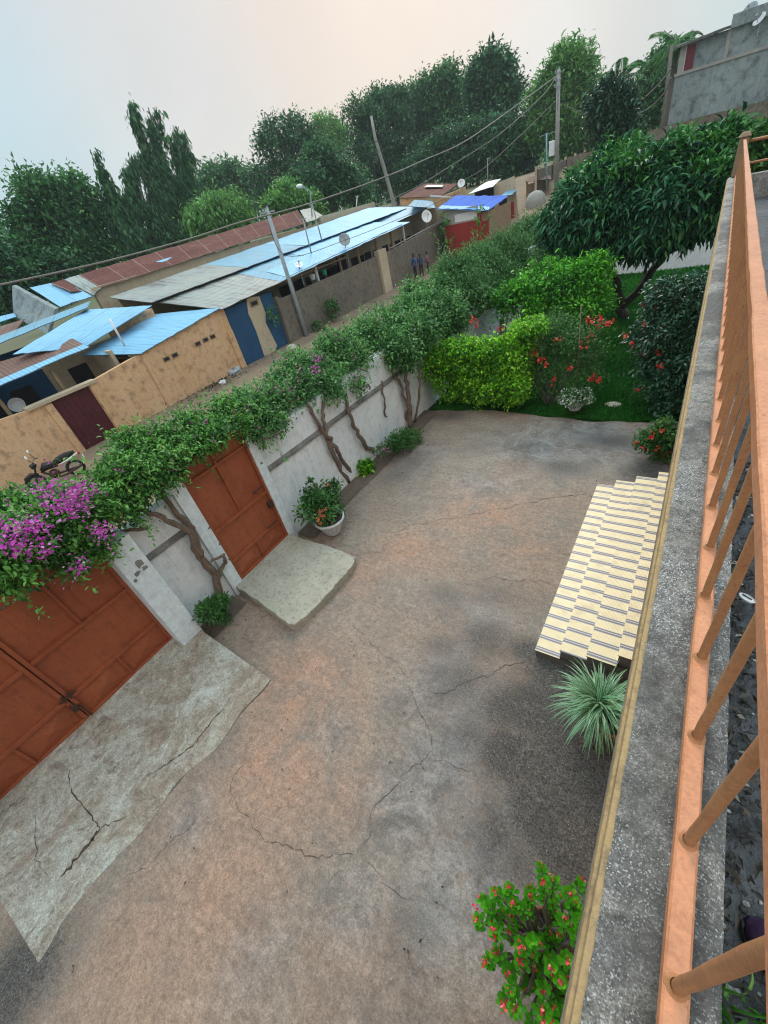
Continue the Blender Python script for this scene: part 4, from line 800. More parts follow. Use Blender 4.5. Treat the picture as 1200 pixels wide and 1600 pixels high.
bowl(t,pc,.24,.42,MAT['terra']); soil_in(t,pc,.24,.42); ribbon_plant(t,pc+[-.12,.03,.42],430,.32,.66,.014,MAT['spider'],5)
pc=np.array([.02,.58,0.]); t=thing('potted_plant','thorny pot shrub with bright green rosettes and coral pink flowers below the parapet','potted plant',pc)
bowl(t,pc,.26,.4,MAT['terra']); soil_in(t,pc,.26,.4)
tips=[(780,1400),(798,1392),(865,1380),(905,1385),(765,1420),(750,1440),(790,1430),(830,1395),(850,1385),(820,1420),(860,1420),(895,1415),(775,1455),(800,1460),(830,1450),(880,1440),(815,1480),(845,1475),(870,1465),(900,1460),(780,1490),(840,1510),(860,1500),(885,1500),(800,1520),(825,1540),(850,1545),(875,1530),(790,1560),(870,1565),(845,1580),(815,1500),(895,1520),(830,1600),(905,1440),(775,1440),(870,1595),(900,1560),(890,1400),(852,1405),(808,1440),(800,1545)]
mb=MB(); pos=[];dr=[];ti=[];fc=[]; r=random.Random(9)
tips+=[(x+random.uniform(-22,22),y+random.uniform(-22,22)) for x,y in tips[::2]]
for k,(x,y) in enumerate(tips):
    q=P(x,y,z=.95+.28*math.sin(k*1.7)-.12); ax=nrm(q-pc-[0,0,.35]); mb.tube(wob([pc+[r.gauss(0,.06),r.gauss(0,.06),.36],(pc+q)/2+[0,0,.1],q],3,.015,k),taper(7,.017,.009),6)
    ph=r.uniform(0,6)
    for i in range(17):
        a=ph+i*2.4; u_=nrm(np.cross(ax,[.3,.2,1])); v_=np.cross(ax,u_); el=.15+.06*i; dd=(u_*math.cos(a)+v_*math.sin(a))*math.cos(el)+ax*math.sin(el); pos.append(q-ax*.05+ax*.004*i); dr.append(dd); ti.append(.35+.03*i+r.gauss(0,.1))
    if k%5!=4: fc.append(q+ax*.05); 
    if k%4==0: fc.append(q+ax*.05+np.array([r.gauss(0,.03),r.gauss(0,.03),0]))
mb.build('stem',MAT['bark_grey'],t,smooth=True)
n=len(pos); ups=np.array([[0,0,1.]]*n)+.001; leaves('foliage',np.array(pos),np.array(dr),.066*(.8+.4*rng.random(n)),.036,G['milii'],t,'obov',np.array(ti),up=ups)
flowers('blossom',t,fc,9,.010,.020,G['pinkred'],width=1)
# ------------------------------------------------------------------ house: wall, slab, parapet, moulding, terrace
ZP=4.37; YE=12.75
t=thing('house','house whose roof terrace edge runs down the right side of the photo','house',(3.5,3,0))
mb=MB(); mb.box((.62,-8,0),(.82,YE-.1,3.6)); mb.box((.82,YE-.3,0),(7,YE-.1,3.6)); mb.build('wall',MAT['yellow'],t)
mb=MB(); mb.box((.26,-8,3.6),(7,YE+.1,3.75)); mb.build('roof_slab',MAT['conc'],t)
# terrace floor: slightly uneven
mb=MB(); xs=np.linspace(.252,3.4,70); ys=np.linspace(-3,YE-.1,160)
def tz(x,y): return 3.93+.035*math.exp(-((x-.62)/.2)**2)+.012*math.sin(x*9+y*3)*math.sin(y*7)
mb.add([(x,y,tz(x,y)) for y in ys for x in xs],[(j*70+i,j*70+i+1,(j+1)*70+i+1,(j+1)*70+i) for j in range(159) for i in range(69)])
tf=weathered('wet_terrace',(.10,.10,.105),(.055,.055,.06),(.012,.012,.013),.9,1.6,.55,1.2,0,45,.03,.5,dirt_lo=.44)
mb.build('terrace_floor',tf,t,smooth=True)
# parapet with irregular coping
mb=MB(); ys=np.concatenate([np.linspace(-3,4,281),np.linspace(4.05,YE+.1,120)]); vs=[]; r=random.Random(4); K=11
for y in ys:
    for i in range(K):
        x=.068+(.252-.068)*i/(K-1); e=min(i,K-1-i); z=ZP+(-.008 if e==0 else 0)+r.gauss(0,.0009)+.0022*math.sin(y*23+i*2)*math.sin(y*7.3+i)
        vs.append((x+(r.gauss(0,.0007) if e==0 else 0),y,z))
mb.add(vs,[(j*K+i,j*K+i+1,(j+1)*K+i+1,(j+1)*K+i) for j in range(len(ys)-1) for i in range(K-1)])
a=[vs[j*K] for j in range(len(ys))]; b_=[vs[j*K+K-1] for j in range(len(ys))]; n=len(ys)
mb.add(a+[(x,y,3.6) for x,y,z in a],[(i,i+1,n+i+1,n+i) for i in range(n-1)]); mb.add(b_+[(x,y,3.9) for x,y,z in b_],[(i+1,i,n+i,n+i+1) for i in range(n-1)])
def parmat():
    m,t_,b=newmat('parapet_cement'); g=NG(t_); pos=g.geo(); n1=g.noise(pos,3.0,6,.65,.5); n2=g.noise(pos,22,6,.72,.4); n3=g.noise(pos,270,4,.75); n4=g.noise(pos,420,2,.6)
    col=g.mix(g.rng(n1,.35,.65),(.42,.39,.34),(.31,.30,.285)); col=g.mix(g.rng(n2,.47,.66,0,.85),col,(.07,.065,.058)); col=g.mix(g.rng(n3,.45,.6,0,.75),col,(.07,.062,.055))
    wm=g.math('MULTIPLY',g.rng(n3,.54,.62),g.rng(n1,.4,.62,.15,1)); col=g.mix(g.math('MULTIPLY',wm,.6),col,(.75,.77,.76)); 
    cw=g.math('MULTIPLY',g.rng(n2,.60,.66),g.rng(n1,.52,.6)); col=g.mix(g.math('MULTIPLY',cw,.8),col,(.72,.75,.75))
    col=g.mul(col,g.cells(pos,300,.62,1.3)); col=g.mul(col,g.cells(pos,140,.8,1.15)); col=g.mul(col,g.rng(g.noise(pos,9,9,.8,1.5),.3,.7,.5,1.4)); col=g.mix(g.math('MULTIPLY',g.rng(g.cells(pos,380,0,1),.88,.91),g.rng(n1,.4,.6,.3,1)),col,(.78,.80,.79)); col=g.mix(g.rng(g.noise(pos,1.7,6,.7),.44,.57,0,.8),col,(.085,.082,.078))
    g.l(col,b.inputs['Base Color']); b.inputs['Roughness'].default_value=.8; h=g.math('ADD',g.math('MULTIPLY',n2,.8),g.math('MULTIPLY',n3,.55)); nb=g.bump(h,1,.012,b); g.bump(n4,.4,.003,b,nb); return m
pm=parmat(); mb.build('parapet',pm,t)
mb=MB(); mb.box((.252,YE-.1,3.9),(4,YE+.1,ZP)); mb.build('parapet',pm,t)
# stepped ochre moulding on the outer face
mb=MB(); r=random.Random(8); prof=[(.070,ZP-.012),(.056,ZP-.014),(.053,ZP-.03),(.047,ZP-.034),(.045,ZP-.07),(.06,ZP-.11),(.066,ZP-.5),(.3,ZP-.62)]; ys2=np.linspace(-3,YE+.1,260); vs=[]
for y in ys2:
    for (x,z) in prof: vs.append((x+r.gauss(0,.0003),y,z+r.gauss(0,.0004)))
k=len(prof); mb.add(vs,[(j*k+i,(j+1)*k+i,(j+1)*k+i+1,j*k+i+1) for j in range(len(ys2)-1) for i in range(k-1)]); mb.build('moulding',MAT['mould'],t)
# ------------------------------------------------------------------ railing
t=thing('railing','orange painted metal railing along the long parapet','railing',(.183,5,ZP))
def wavybar(x0,x1,z0,z1,y0,y1,n,name,mat,parent,amp=.0008):
    mb=MB(); r=random.Random(6); vs=[]
    bv=.004; prof=[(x0+bv,z0),(x1-bv,z0),(x1,z0+bv),(x1,z1-bv),(x1-bv,z1),(x0+bv,z1),(x0,z1-bv),(x0,z0+bv)]
    for i in range(n+1):
        y=y0+(y1-y0)*i/n; dx,dz=r.gauss(0,amp),r.gauss(0,amp)
        for (x,z) in prof: vs.append((x+dx,y,z+dz))
    fs=[(8*i+k,8*i+(k+1)%8,8*i+8+(k+1)%8,8*i+8+k) for i in range(n) for k in range(8)]+[tuple(range(8))[::-1],tuple(8*n+k for k in range(8))]
    mb.add(vs,fs); return mb.build(name,mat,parent)
wavybar(.165,.203,4.375,4.41,-2.5,YE-.12,150,'bottom_rail',MAT['rail'],t)
wavybar(.160,.206,4.905,4.95,-2.5,YE-.12,120,'top_rail',MAT['rail'],t)
mb=MB(); zz=np.linspace(4.405,4.907,9); rr=random.Random(2); mb.tube([(.184+rr.gauss(0,.0006),.187+rr.gauss(0,.0006),z) for z in zz],[.0105+rr.uniform(-.0006,.0006) for z in zz],14,cap=False)
mb.lathe([(.0185,0),(.0165,.003),(.0125,.006),(.0108,.012)],(.184,.187,4.408),14)
b0=mb.build('baluster',MAT['bal'],t,smooth=True)
for k in range(-8,57):
    if k==0: continue
    c=b0.copy(); C.objects.link(c); c.parent=t; c.location=(rr.gauss(0,.0012),k*.218,0); c.rotation_euler=(0,0,0)
mb=MB(); mb.box((.10,YE-.1,ZP-.0),(.25,YE+.05,4.98)); mb.add([(.07,YE-.13,4.98),(.28,YE-.13,4.98),(.28,YE+.08,4.98),(.07,YE+.08,4.98),(.12,YE-.08,5.06),(.23,YE-.08,5.06),(.23,YE+.03,5.06),(.12,YE+.03,5.06)],[(0,3,2,1),(4,5,6,7),(0,1,5,4),(1,2,6,5),(2,3,7,6),(3,0,4,7)]); mb.build('corner_post',MAT['tan'],t,bevel=.02)
t=thing('railing','short tan railing turning right from the far corner post','railing',(1.5,YE,ZP)); mb=MB(); mb.tube([(.25,YE,4.9),(3.2,YE,4.9)],.028,10); mb.build('top_rail',MAT['bal'],t,smooth=True)
mb=MB(); mb.tube([(.25,YE,4.55),(3.2,YE,4.55)],.022,10); mb.build('bottom_rail',MAT['bal'],t,smooth=True)
# ------------------------------------------------------------------ small things on the terrace
n=1100; x=.262+np.abs(rng.normal(0,.12,n)); y=rng.uniform(-.1,2.6,n); p=np.stack([x,y,3.945+rng.random(n)*.025+.02*np.exp(-((x-.62)/.2)**2)],1); d=unit(n); d[:,2]*=.25
o=leaves('leaf_litter',p,d,rng.uniform(.012,.05,n),rng.uniform(.006,.018,n),G['litter'],None,'leaf',rng.random(n)**2); tag(o,'wet dark leaf litter and grit along the inside of the parapet','leaf litter',kind='stuff')
mb=MB(); r=random.Random(3)
for k in range(420):
    x=.27+abs(r.gauss(0,.16)); y=r.uniform(0,2.4); s_=r.uniform(.003,.011); mb.ball((x,y,tz(x,y)+s_*.3),s_,6,0 if r.random()<.8 else 1,(1,r.uniform(.6,1.4),.6))
o=mb.build('grit',[plain('dark_grit',(.06,.058,.055),.5),plain('pale_grit',(.4,.41,.4),.5)],smooth=True); tag(o,'scattered wet pebbles on the dark terrace floor','gravel',kind='stuff')
c=P(1167,935,z=3.97); t=thing('plastic_scrap','small white oval plastic piece on the dark terrace floor','litter',c)
u_=nrm([.5,-.35,0]); mb=MB(); pr=[]
for z,s_ in ((-.004,.95),(.004,1),(.006,.9),(.002,.8)):
    for k in range(20): a=6.283*k/20; v_=np.array([-u_[1],u_[0],0]); pr.append(c+u_*.030*s_*math.cos(a)+v_*.017*s_*math.sin(a)+[0,0,z])
mb.add(pr,[(i*20+k,i*20+(k+1)%20,(i+1)*20+(k+1)%20,(i+1)*20+k) for i in range(3) for k in range(20)]+[tuple(60+k for k in range(20))]); mb.build('disc',MAT['white'],t,smooth=False)
mb=MB(); mb.bar(c+[-.015,.012,.006],c+[.014,-.006,.006],.004,.003); mb.build('tab',MAT['black'],t)
# shoe
c=np.array([.402,.458,3.95]); t=thing('shoe','toe of a purple fabric shoe on the terrace in the lower right corner','shoe',c)
def shoe_ring(x,wd,z0,z1,yc): 
    return [(x,yc+wd*math.cos(a)*(1 if math.sin(a)>0 else 1.02),z0+(z1-z0)*max(0,math.sin(a))**.8 if math.sin(a)>0 else z0) for a in np.linspace(0,2*math.pi,18,endpoint=False)]
for nm,m_,secs in (('upper',MAT['purple'],[(.0,.008,.012,.02),(.012,.028,.012,.045),(.035,.042,.012,.058),(.07,.048,.012,.068),(.12,.046,.012,.085),(.17,.040,.012,.095),(.24,.038,.012,.10),(.28,.02,.012,.09)]),('sole',MAT['black'],[(-.004,.012,0,.012),(.01,.034,0,.013),(.035,.047,0,.013),(.07,.052,0,.013),(.13,.048,0,.013),(.2,.040,0,.013),(.27,.03,0,.013),(.285,.01,0,.012)])):
    mb=MB(); vs=[]
    dirv=nrm([.80,-.60,0]); sv=np.array([-dirv[1],dirv[0],0])
    for (x,wd,z0,z1) in secs:
        for a in np.linspace(0,2*math.pi,18,endpoint=False): vs.append(c+dirv*(x-.02)+sv*wd*math.cos(a)+np.array([0,0,z0+(z1-z0)*max(0,math.sin(a))**.7]))
    q=len(secs); mb.add(vs,[(i*18+k,i*18+(k+1)%18,(i+1)*18+(k+1)%18,(i+1)*18+k) for i in range(q-1) for k in range(18)]+[tuple(range(18)),tuple((q-1)*18+k for k in range(17,-1,-1))]); mb.build(nm,m_,t,smooth=True)
# weeds in the corner
t=thing('weed_tuft','bright green grass weeds growing on the terrace below the last baluster','weeds',(.36,.2,3.94)); r=random.Random(12); mb=MB()
n=240; p=np.stack([rng.uniform(.27,.5,n),rng.uniform(.0,.33,n),np.full(n,3.945)],1); d=unit(n)*.8; d[:,2]=np.abs(d[:,2])+.25
leaves('foliage',p,d,rng.uniform(.03,.10,n),rng.uniform(.004,.010,n),G['weed'],t,'long')
# ------------------------------------------------------------------ across the street
XW=-19.0
def roof(parent,A,B,Cc,D,mat,nu=24,nv=6,sag=.02,th=.03,name='roof',seed=0):
    """sheet roof: A-B eave, D-C ridge, draped with a little sag; UV in metres"""
    A,B,Cc,D=[np.array(q,float) for q in (A,B,Cc,D)]; r=random.Random(seed); vs=[];uv=[]
    LU=np.linalg.norm(B-A); LV=np.linalg.norm(D-A)
    for j in range(nv+1):
        for i in range(nu+1):
            u,v=i/nu,j/nv; p=(A*(1-u)+B*u)*(1-v)+(D*(1-u)+Cc*u)*v; p=p+np.array([0,0,r.uniform(-sag,sag)*(1 if j else .8)])
            if j==0: p=p+nrm(A-D)*r.uniform(0,.07)
            vs.append(p); uv.append((u*LU,v*LV))
    w_=nu+1; mb=MB(); mb.add(vs,[(j*w_+i,j*w_+i+1,(j+1)*w_+i+1,(j+1)*w_+i) for j in range(nv) for i in range(nu)],0,uv)
    o=mb.build(name,mat,parent); m=o.modifiers.new('sheet','SOLIDIFY'); m.thickness=th; m.offset=-1; return o
def house(name,label,base,cat='house',group=None): return thing(name,label,cat,base,group)
def part(parent,name,mat,*boxes,**kw):
    for b in boxes: mb=MB(); mb.box(*b); o=mb.build(name,mat,parent,**kw)
    return o
# yellow compound wall with its maroon gate opening
t=house('compound_wall','long ochre plastered street wall left of the vented house, pierced by a maroon gate',(XW,2,0),'wall')
def fwall(parent,name,mat,prof,x0=XW,th=.2,z0=-.2):
    mb=MB(); n=len(prof)
    for i in range(n-1):
        (ya,za),(yb,zb_)=prof[i],prof[i+1]
        mb.hexa([(x0-th,ya,z0),(x0,ya,z0),(x0,yb,z0),(x0-th,yb,z0),(x0-th,ya,za),(x0,ya,za),(x0,yb,zb_),(x0-th,yb,zb_)])
    return mb.build(name,mat,parent)
fwall(t,'wall',MAT['yellow'],[(-12,2.35),(-3,2.3),(1.5,2.28),(3.49,2.25),(5.12,2.12)]); fwall(t,'wall',MAT['yellow'],[(6.56,2.2),(7.2,2.28),(8.0,2.36),(8.98,2.46)])
part(t,'pier',MAT['yellow'],((XW+.002,4.85,-.2),(XW+.05,5.10,2.1))); part(t,'pier',MAT['yellow'],((XW+.002,6.6,-.2),(XW+.05,6.85,2.18)))
part(t,'lintel',MAT['cream'],((XW-.35,4.3,2.16),(XW+.1,6.9,2.27)))
g_=thing('compound_gate','maroon sheet metal gate recessed in the ochre street wall','gate',(XW,5.85,0))
mb=MB(); 
for k in range(14):
    ya=5.13+k*(1.42/14); mb.hexa([(XW-.10,ya,-.08),(XW-.06+(.015 if k%2 else 0),ya,-.08),(XW-.06+(.015 if k%2 else 0),ya+1.42/14,-.08),(XW-.10,ya+1.42/14,-.08),(XW-.10,ya,2.15),(XW-.06+(.015 if k%2 else 0),ya,2.15),(XW-.06+(.015 if k%2 else 0),ya+1.42/14,2.15),(XW-.10,ya+1.42/14,2.15)])
mb.build('sheet',MAT['maroon'],g_); part(g_,'handle',MAT['gate_dark'],((XW-.045,6.3,1.0),(XW-.02,6.36,1.15)))
# vented ochre house with a new blue roof
t=house('ochre_house','ochre house with small vent openings and a smooth blue lean-to roof',(XW,11.4,0))
fwall(t,'wall',MAT['yellow'],[(9.0,2.47),(10.5,2.62),(12,2.8),(13.92,2.97)]); part(t,'wall',MAT['cream'],((XW-3,13.72,-.2),(XW-.2,13.92,2.9)),((XW-3,9.0,-.2),(XW-.2,9.2,2.3)))
part(t,'pier',MAT['yellow'],((XW+.002,13.55,-.2),(XW+.06,13.9,1.9))); part(t,'pier',MAT['yellow'],((XW+.002,9.05,-.2),(XW+.04,9.3,2.4)))
for (x,y) in ((260,561),(273,555),(309,537),(321,531),(332,526)):
    q=P(x,y,X=XW); mb=MB(); mb.box((XW+.003,q[1]-.17,q[2]-.10),(XW+.02,q[1]+.17,q[2]+.10)); f=mb.build('vent',MAT['tan'],t); part(f,'opening',MAT['darkin'],((XW+.0205,q[1]-.12,q[2]-.06),(XW+.026,q[1]+.12,q[2]+.06)))
roof(t,P(128,554,X=XW-.7),P(342,481,X=XW+.1),P(240,492,X=-22),P(190,505,X=-22),MAT['r_blue'],16,6,.01,name='roof') if 0 else roof(t,P(218,553,X=XW+.1),P(342,481,X=XW+.1),P(240,491,X=-22),P(128,555,X=XW-1.4),MAT['r_blue'],16,6,.012)
part(t,'gable_strip',MAT['yellow'],((-21.9,9.6,2.2),(-21.7,12.0,3.62)))
c=P(195,541,X=XW-.6); e=P(171,498,X=XW-.6); o=MB().tube([c,e],.045,8).build('vent_pipe',MAT['white'],smooth=True); tag(o,'slim white pipe sticking up from the blue lean-to roof','pipe')
# blue painted wall room + long row house
t=house('row_house','very long low row house with patched grey and blue sheet roofing and a shady verandah',(-22,25,0))
fwall(t,'blue_wall',MAT['blue'],[(13.95,2.82),(17.25,2.82)],x0=XW-.02)
pt=[(385,468),(392,464),(405,463),(415,490),(415,504),(433,540),(428,553),(413,556),(400,517),(388,490)]
mb=MB(); q=[P(x,y,X=XW-.012) for x,y in pt]; mb.prism(q,(.006,0,0)); pw=mb.build('bare_patch',MAT['cream'],t)
q=P(397,474,X=XW); f=part(t,'vent',MAT['tan'],((XW-.004,q[1]-.28,q[2]-.14),(XW+.02,q[1]+.28,q[2]+.14))); part(f,'opening',MAT['darkin'],((XW+.0205,q[1]-.2,q[2]-.08),(XW+.024,q[1]+.2,q[2]+.08)))
RG=lambda y:(4.36+(y-12)*.027); RM=lambda y:(3.74+(y-12.2)*.022); RE=lambda y:(2.93+(y-13.6)*.040)
segs=[(12.2,18.6,'r_grey'),(18.62,24,'r_blue2'),(24.02,37.6,'r_blue')]
for i,(a,b_,m_) in enumerate(segs): roof(t,(-21.9,a,RM(a)+.10),(-21.9,b_,RM(b_)+.10),(-25.6,b_,RG(b_)),(-25.6,a,RG(a)),MAT[m_],int((b_-a)*2),5,.015,seed=i)
segs=[(12.6,17.9,'r_grey'),(17.92,22.4,'r_blue2'),(22.42,32.4,'r_blue')]
for i,(a,b_,m_) in enumerate(segs):
    aa=a+(1.0 if i==0 else 0); roof(t,(-18.75,aa,RE(aa)),(-18.75,b_,RE(b_)),(-22.1,b_,RM(b_)),(-22.1,a,RM(a)),MAT[m_],int((b_-a)*2),5,.015,seed=i+9)
roof(t,(-18.9,18.6,RE(18.6)+.06),(-18.9,31.5,RE(31.5)+.06),(-20.2,32.0,RE(32)+.34),(-20.8,18.9,RE(19)+.46),MAT['r_blue'],26,3,.012,seed=31)
roof(t,(-20.6,32.5,3.75),(-20.0,38.5,4.1),(-25.6,38.5,4.95),(-25.6,32.5,4.8),MAT['r_blue2'],12,5,.015,seed=22)
part(t,'wall',MAT['cream'],((-22.0,17.3,-.1),(-21.8,38.3,3.6)),((-25.5,12.5,-.1),(-25.3,38.3,4.2))); part(t,'wall',MAT['cream'],((-21.8,13.98,-.1),(-19.3,14.15,2.7)),((-25.3,38.1,-.1),(-20.3,38.3,3.9)))
for k,y in enumerate((18.6,20.9,22.3,24.6,26.3,28.8,30.6,33.2,35.2,37.0)):
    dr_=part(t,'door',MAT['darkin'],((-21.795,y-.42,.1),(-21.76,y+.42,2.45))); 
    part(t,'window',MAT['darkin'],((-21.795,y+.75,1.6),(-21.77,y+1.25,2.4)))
for k,y in enumerate((19.2,21.5,23.9,26.0,28.3,30.4,32.2)): part(t,'verandah_post',MAT['white'] if k in(1,6) else MAT['tan'],((-19.35,y-.06,0),(-19.23,y+.06,RE(y)-.03)))
part(t,'beam',MAT['tan'],((-19.36,17.5,RE(17.5)-.14),(-19.24,24.9,RE(17.5)-.06))); part(t,'verandah_floor',MAT['street'],((-21.8,17.3,-.1),(-19.1,38,.15)))
o=part(None,'hanging_cloth',MAT['purple'],((-20.6,25.2,1.9),(-20.55,26.2,3.0))); tag(o,'dark purple cloth hung up in the verandah shade','cloth')
c=P(489,437,X=-19.5); o=MB().lathe([(.001,0),(.16,0),(.2,.28),(.19,.28),(.15,.02)],c,14).build('bucket',MAT['white']); tag(o,'white bucket standing high in the verandah near the leaning pole','bucket')
c=P(493,434,X=-19.4)+np.array([0,.9,-.05]); o=MB().lathe([(.001,0),(.14,0),(.17,.3),(.16,.3),(.13,.02)],c,14).build('bucket',plain('green_plastic',(.02,.3,.15),.4)); tag(o,'green bucket in the verandah right of the white one','bucket')
# grey yard wall
t=house('yard_wall','stained grey street wall in front of the row house, with a pale pier',(XW,27,0),'wall')
fwall(t,'wall',MAT['greywall'],[(17.45,2.42),(18,2.32),(20,2.36),(23.3,2.38),(27.5,2.42)],x0=XW+.12,th=.18); fwall(t,'wall',MAT['greywall'],[(28.6,2.4),(33,2.6),(38.3,2.88)],x0=XW+.12,th=.18)
fwall(t,'pier',MAT['cream'],[(27.55,2.72),(28.55,2.72)],x0=XW+.3,th=.4)
part(t,'pier',MAT['greywall'],((XW-.1,17.27,-.1),(XW+.2,17.42,2.5)))
mb=MB(); mb.tube([(XW+.05,29.5,2.55),(XW+.05,38.5,3.0)],.035,6); mb.build('pipe_coping',MAT['poleconc'],t)
# left verandah house
t=house('verandah_house','old house at the left edge with blue and rusty brown sheets over a dark verandah',(-21,4,0))
roof(t,P(20,553,X=-20.4),P(133,542,X=-20.0),P(237,477,X=-21.2),P(133,484,X=-23.2),MAT['r_blue'],16,8,.01,seed=3)
a0=P(10,612,X=-19.4); b0_=P(137,541,X=-19.4)
roof(t,(-19.4,-3,2.9),(-19.4,b0_[1],b0_[2]),(-20.6,b0_[1]+.1,b0_[2]+.3),(-21.9,-3,3.75),MAT['r_rust2'],24,5,.015,seed=4)
roof(t,(-19.32,-3,2.90),(-19.32,b0_[1],b0_[2]-.01),(-19.62,b0_[1],b0_[2]+.09),(-19.62,-3,3.02),MAT['r_blue'],24,1,.005,seed=5)
roof(t,P(8,549,X=-21.6)+np.array([0,-6,-.1]),P(137,480,X=-22.8),P(141,470,X=-25.2),P(0,537,X=-24.6)+np.array([0,-6,-.1]),MAT['r_blue2'],20,5,.012,seed=6)
part(t,'wall',MAT['blue'],((-21.5,-3,-.1),(-21.3,6.2,2.95)),((-24.5,-3,-.1),(-24.3,9,3.6))); part(t,'wall',MAT['cream'],((-21.5,6.2,-.1),(-21.3,9.6,3.1)),((-21.3,8.2,-.1),(-19.6,8.35,2.9)))
for y in (-1.5,.6,2.2,3.4): part(t,'window',MAT['darkin'],((-21.29,y,1.2),(-21.26,y+.8,2.4)))
for y in (4.7,7.0): part(t,'door',MAT['darkin'],((-21.29,y,0),(-21.25,y+.8,2.6)))
for y in (-1,1.5,3.9,5.9): part(t,'verandah_post',MAT['tan'],((-19.75,y,0),(-19.63,y+.12,2.98)))
c=P(28,634,X=-20.2); o=MB().lathe([(.001,0),(.22,.02),(.27,.12),(.25,.12),(.2,.04)],c,16,axis=(.8,-.3,.5)).build('enamel_basin',MAT['white']); tag(o,'white enamel basin propped up in the dark left verandah','basin')
# rusty roofed house behind
t=house('rust_roof_house','long house behind the row, roofed in reddish rusted sheets with pale streaks',(-28,20,0))
A1=P(157,449,X=-26);B1=P(400,378,X=-26);
roof(t,A1,(-26,29.3,5.22),(-30,33.2,6.15),P(123,429,X=-30),MAT['r_rust'],44,6,.02,seed=7)
roof(t,P(145,461,X=-26),A1+[0,-.03,-.02],P(123,429,X=-30)+[0,-.03,0],P(100,437,X=-30),MAT['r_grey'],6,6,.015,seed=8)
roof(t,P(93,479,X=-26),P(145,462,X=-26)+[0,-.03,0],P(100,438,X=-30)+[0,-.03,0],P(46,449,X=-30),MAT['r_blue'],8,6,.015,seed=8)
roof(t,P(110,456,X=-27.2)+[0,0,.05],P(128,456,X=-27.2)+[0,0,.05],P(100,438,X=-29.6)+[0,0,.05],P(80,444,X=-29.6)+[0,0,.05],MAT['r_rust'],5,4,.01,seed=9)
roof(t,(-26.0,29.4,5.22),(-26,31.6,5.3),(-29.6,34.5,6.1),(-29.8,33.25,6.12),MAT['r_grey'],6,5,.015,seed=19)
part(t,'wall',MAT['cream'],((-26.4,11.9,0),(-26.15,38,4.95)))
mb=MB(); q=[P(92,481,X=-26),P(25,445,X=-29.8),P(27,492,X=-29.8),P(80,520,X=-26)]; mb.prism(q,(0,-.2,0)); mb.build('gable_wall',MAT['greyhouse'],t)
q=P(270,409,X=-26.8); roof(t,q+[.4,-.9,-.10],q+[.4,.9,-.08],q+[-.9,1.3,.24],q+[-.9,-.5,.22],MAT['r_blue'],4,3,.005,name='patch_sheet')
mb=MB(); mb.box((-26.1,31,4.6),(-25.9,39,5.35)); mb.build('parapet',MAT['cream'],t)
t=house('lean_to','scrap of rusty and blue roofing at the far left edge of the picture',(-26,6,0),'shed')
roof(t,P(0,532,X=-25.5)+[0,-3,0],P(22,518,X=-25.5),P(38,498,X=-27.5),P(0,512,X=-27.5)+[0,-3,0],MAT['r_rust2'],8,4,.01); roof(t,P(0,509,X=-28)+[0,-3,0],P(25,494,X=-28),P(22,489,X=-30),P(0,490,X=-30)+[0,-3,0],MAT['r_blue'],6,3,.01); part(t,'wall',MAT['greyhouse'],((-29.9,1,0),(-25.7,5,3.9)))
# red shack
Y0=36.5; a=P(695,392,Y=Y0); b_=P(770,352,Y=Y0); tl=P(688,330,Y=Y0); tr_=P(765,328,Y=Y0)
t=house('red_shack','small street shack painted red below, with a bright blue tarpaulin roof',(tl[0]+1.2,Y0+1.5,.4),'shack')
x0,x1=tl[0]+.25,tr_[0]; xm=P(747,340,Y=Y0)[0]
part(t,'wall',MAT['poleconc'],((x0,Y0,.1),(xm,Y0+.1,tl[2]-.12))); part(t,'wall',MAT['tan'],((xm,Y0,.1),(x1-.1,Y0+.1,tr_[2]-.06))); part(t,'wall',MAT['tan'],((x1-.2,Y0+.1,.1),(x1-.1,Y0+5,tr_[2]-.05)))
zr_=P(693,354,Y=Y0)[2]; part(t,'red_board',MAT['red'],((x0+.02,Y0-.03,.1),(xm-.02,Y0-.002,zr_))); part(t,'red_board',MAT['red'],((xm+.3,Y0-.03,.1),(x1-.1,Y0-.002,zr_-.15))); part(t,'door',MAT['red'],((xm,Y0-.04,.1),(xm+.28,Y0-.003,zr_+.5)))
part(t,'shutter',MAT['white'],((x0+.95,Y0-.02,zr_+.1),(xm-.1,Y0-.002,zr_+.62)))
roof(t,P(683,326,Y=Y0-.25),P(764,328,Y=Y0-.25),P(794,306,Y=Y0+5),P(712,305,Y=Y0+6.5),MAT['tarp'],14,8,.04,name='tarpaulin',th=.02)
roof(t,P(683,327,Y=Y0-.28),P(764,329,Y=Y0-.28),P(766,323,Y=Y0+.2),P(690,321,Y=Y0+.2),MAT['r_blue'],10,1,.02,name='roof_edge',th=.02)
o=part(None,'red_door_panel',MAT['red'],(P(796,350,Y=44)+[0,0,-1],P(803,315,Y=44)+[0,.08,0])); tag(o,'narrow upright red panel right of the tarpaulin shack','door')
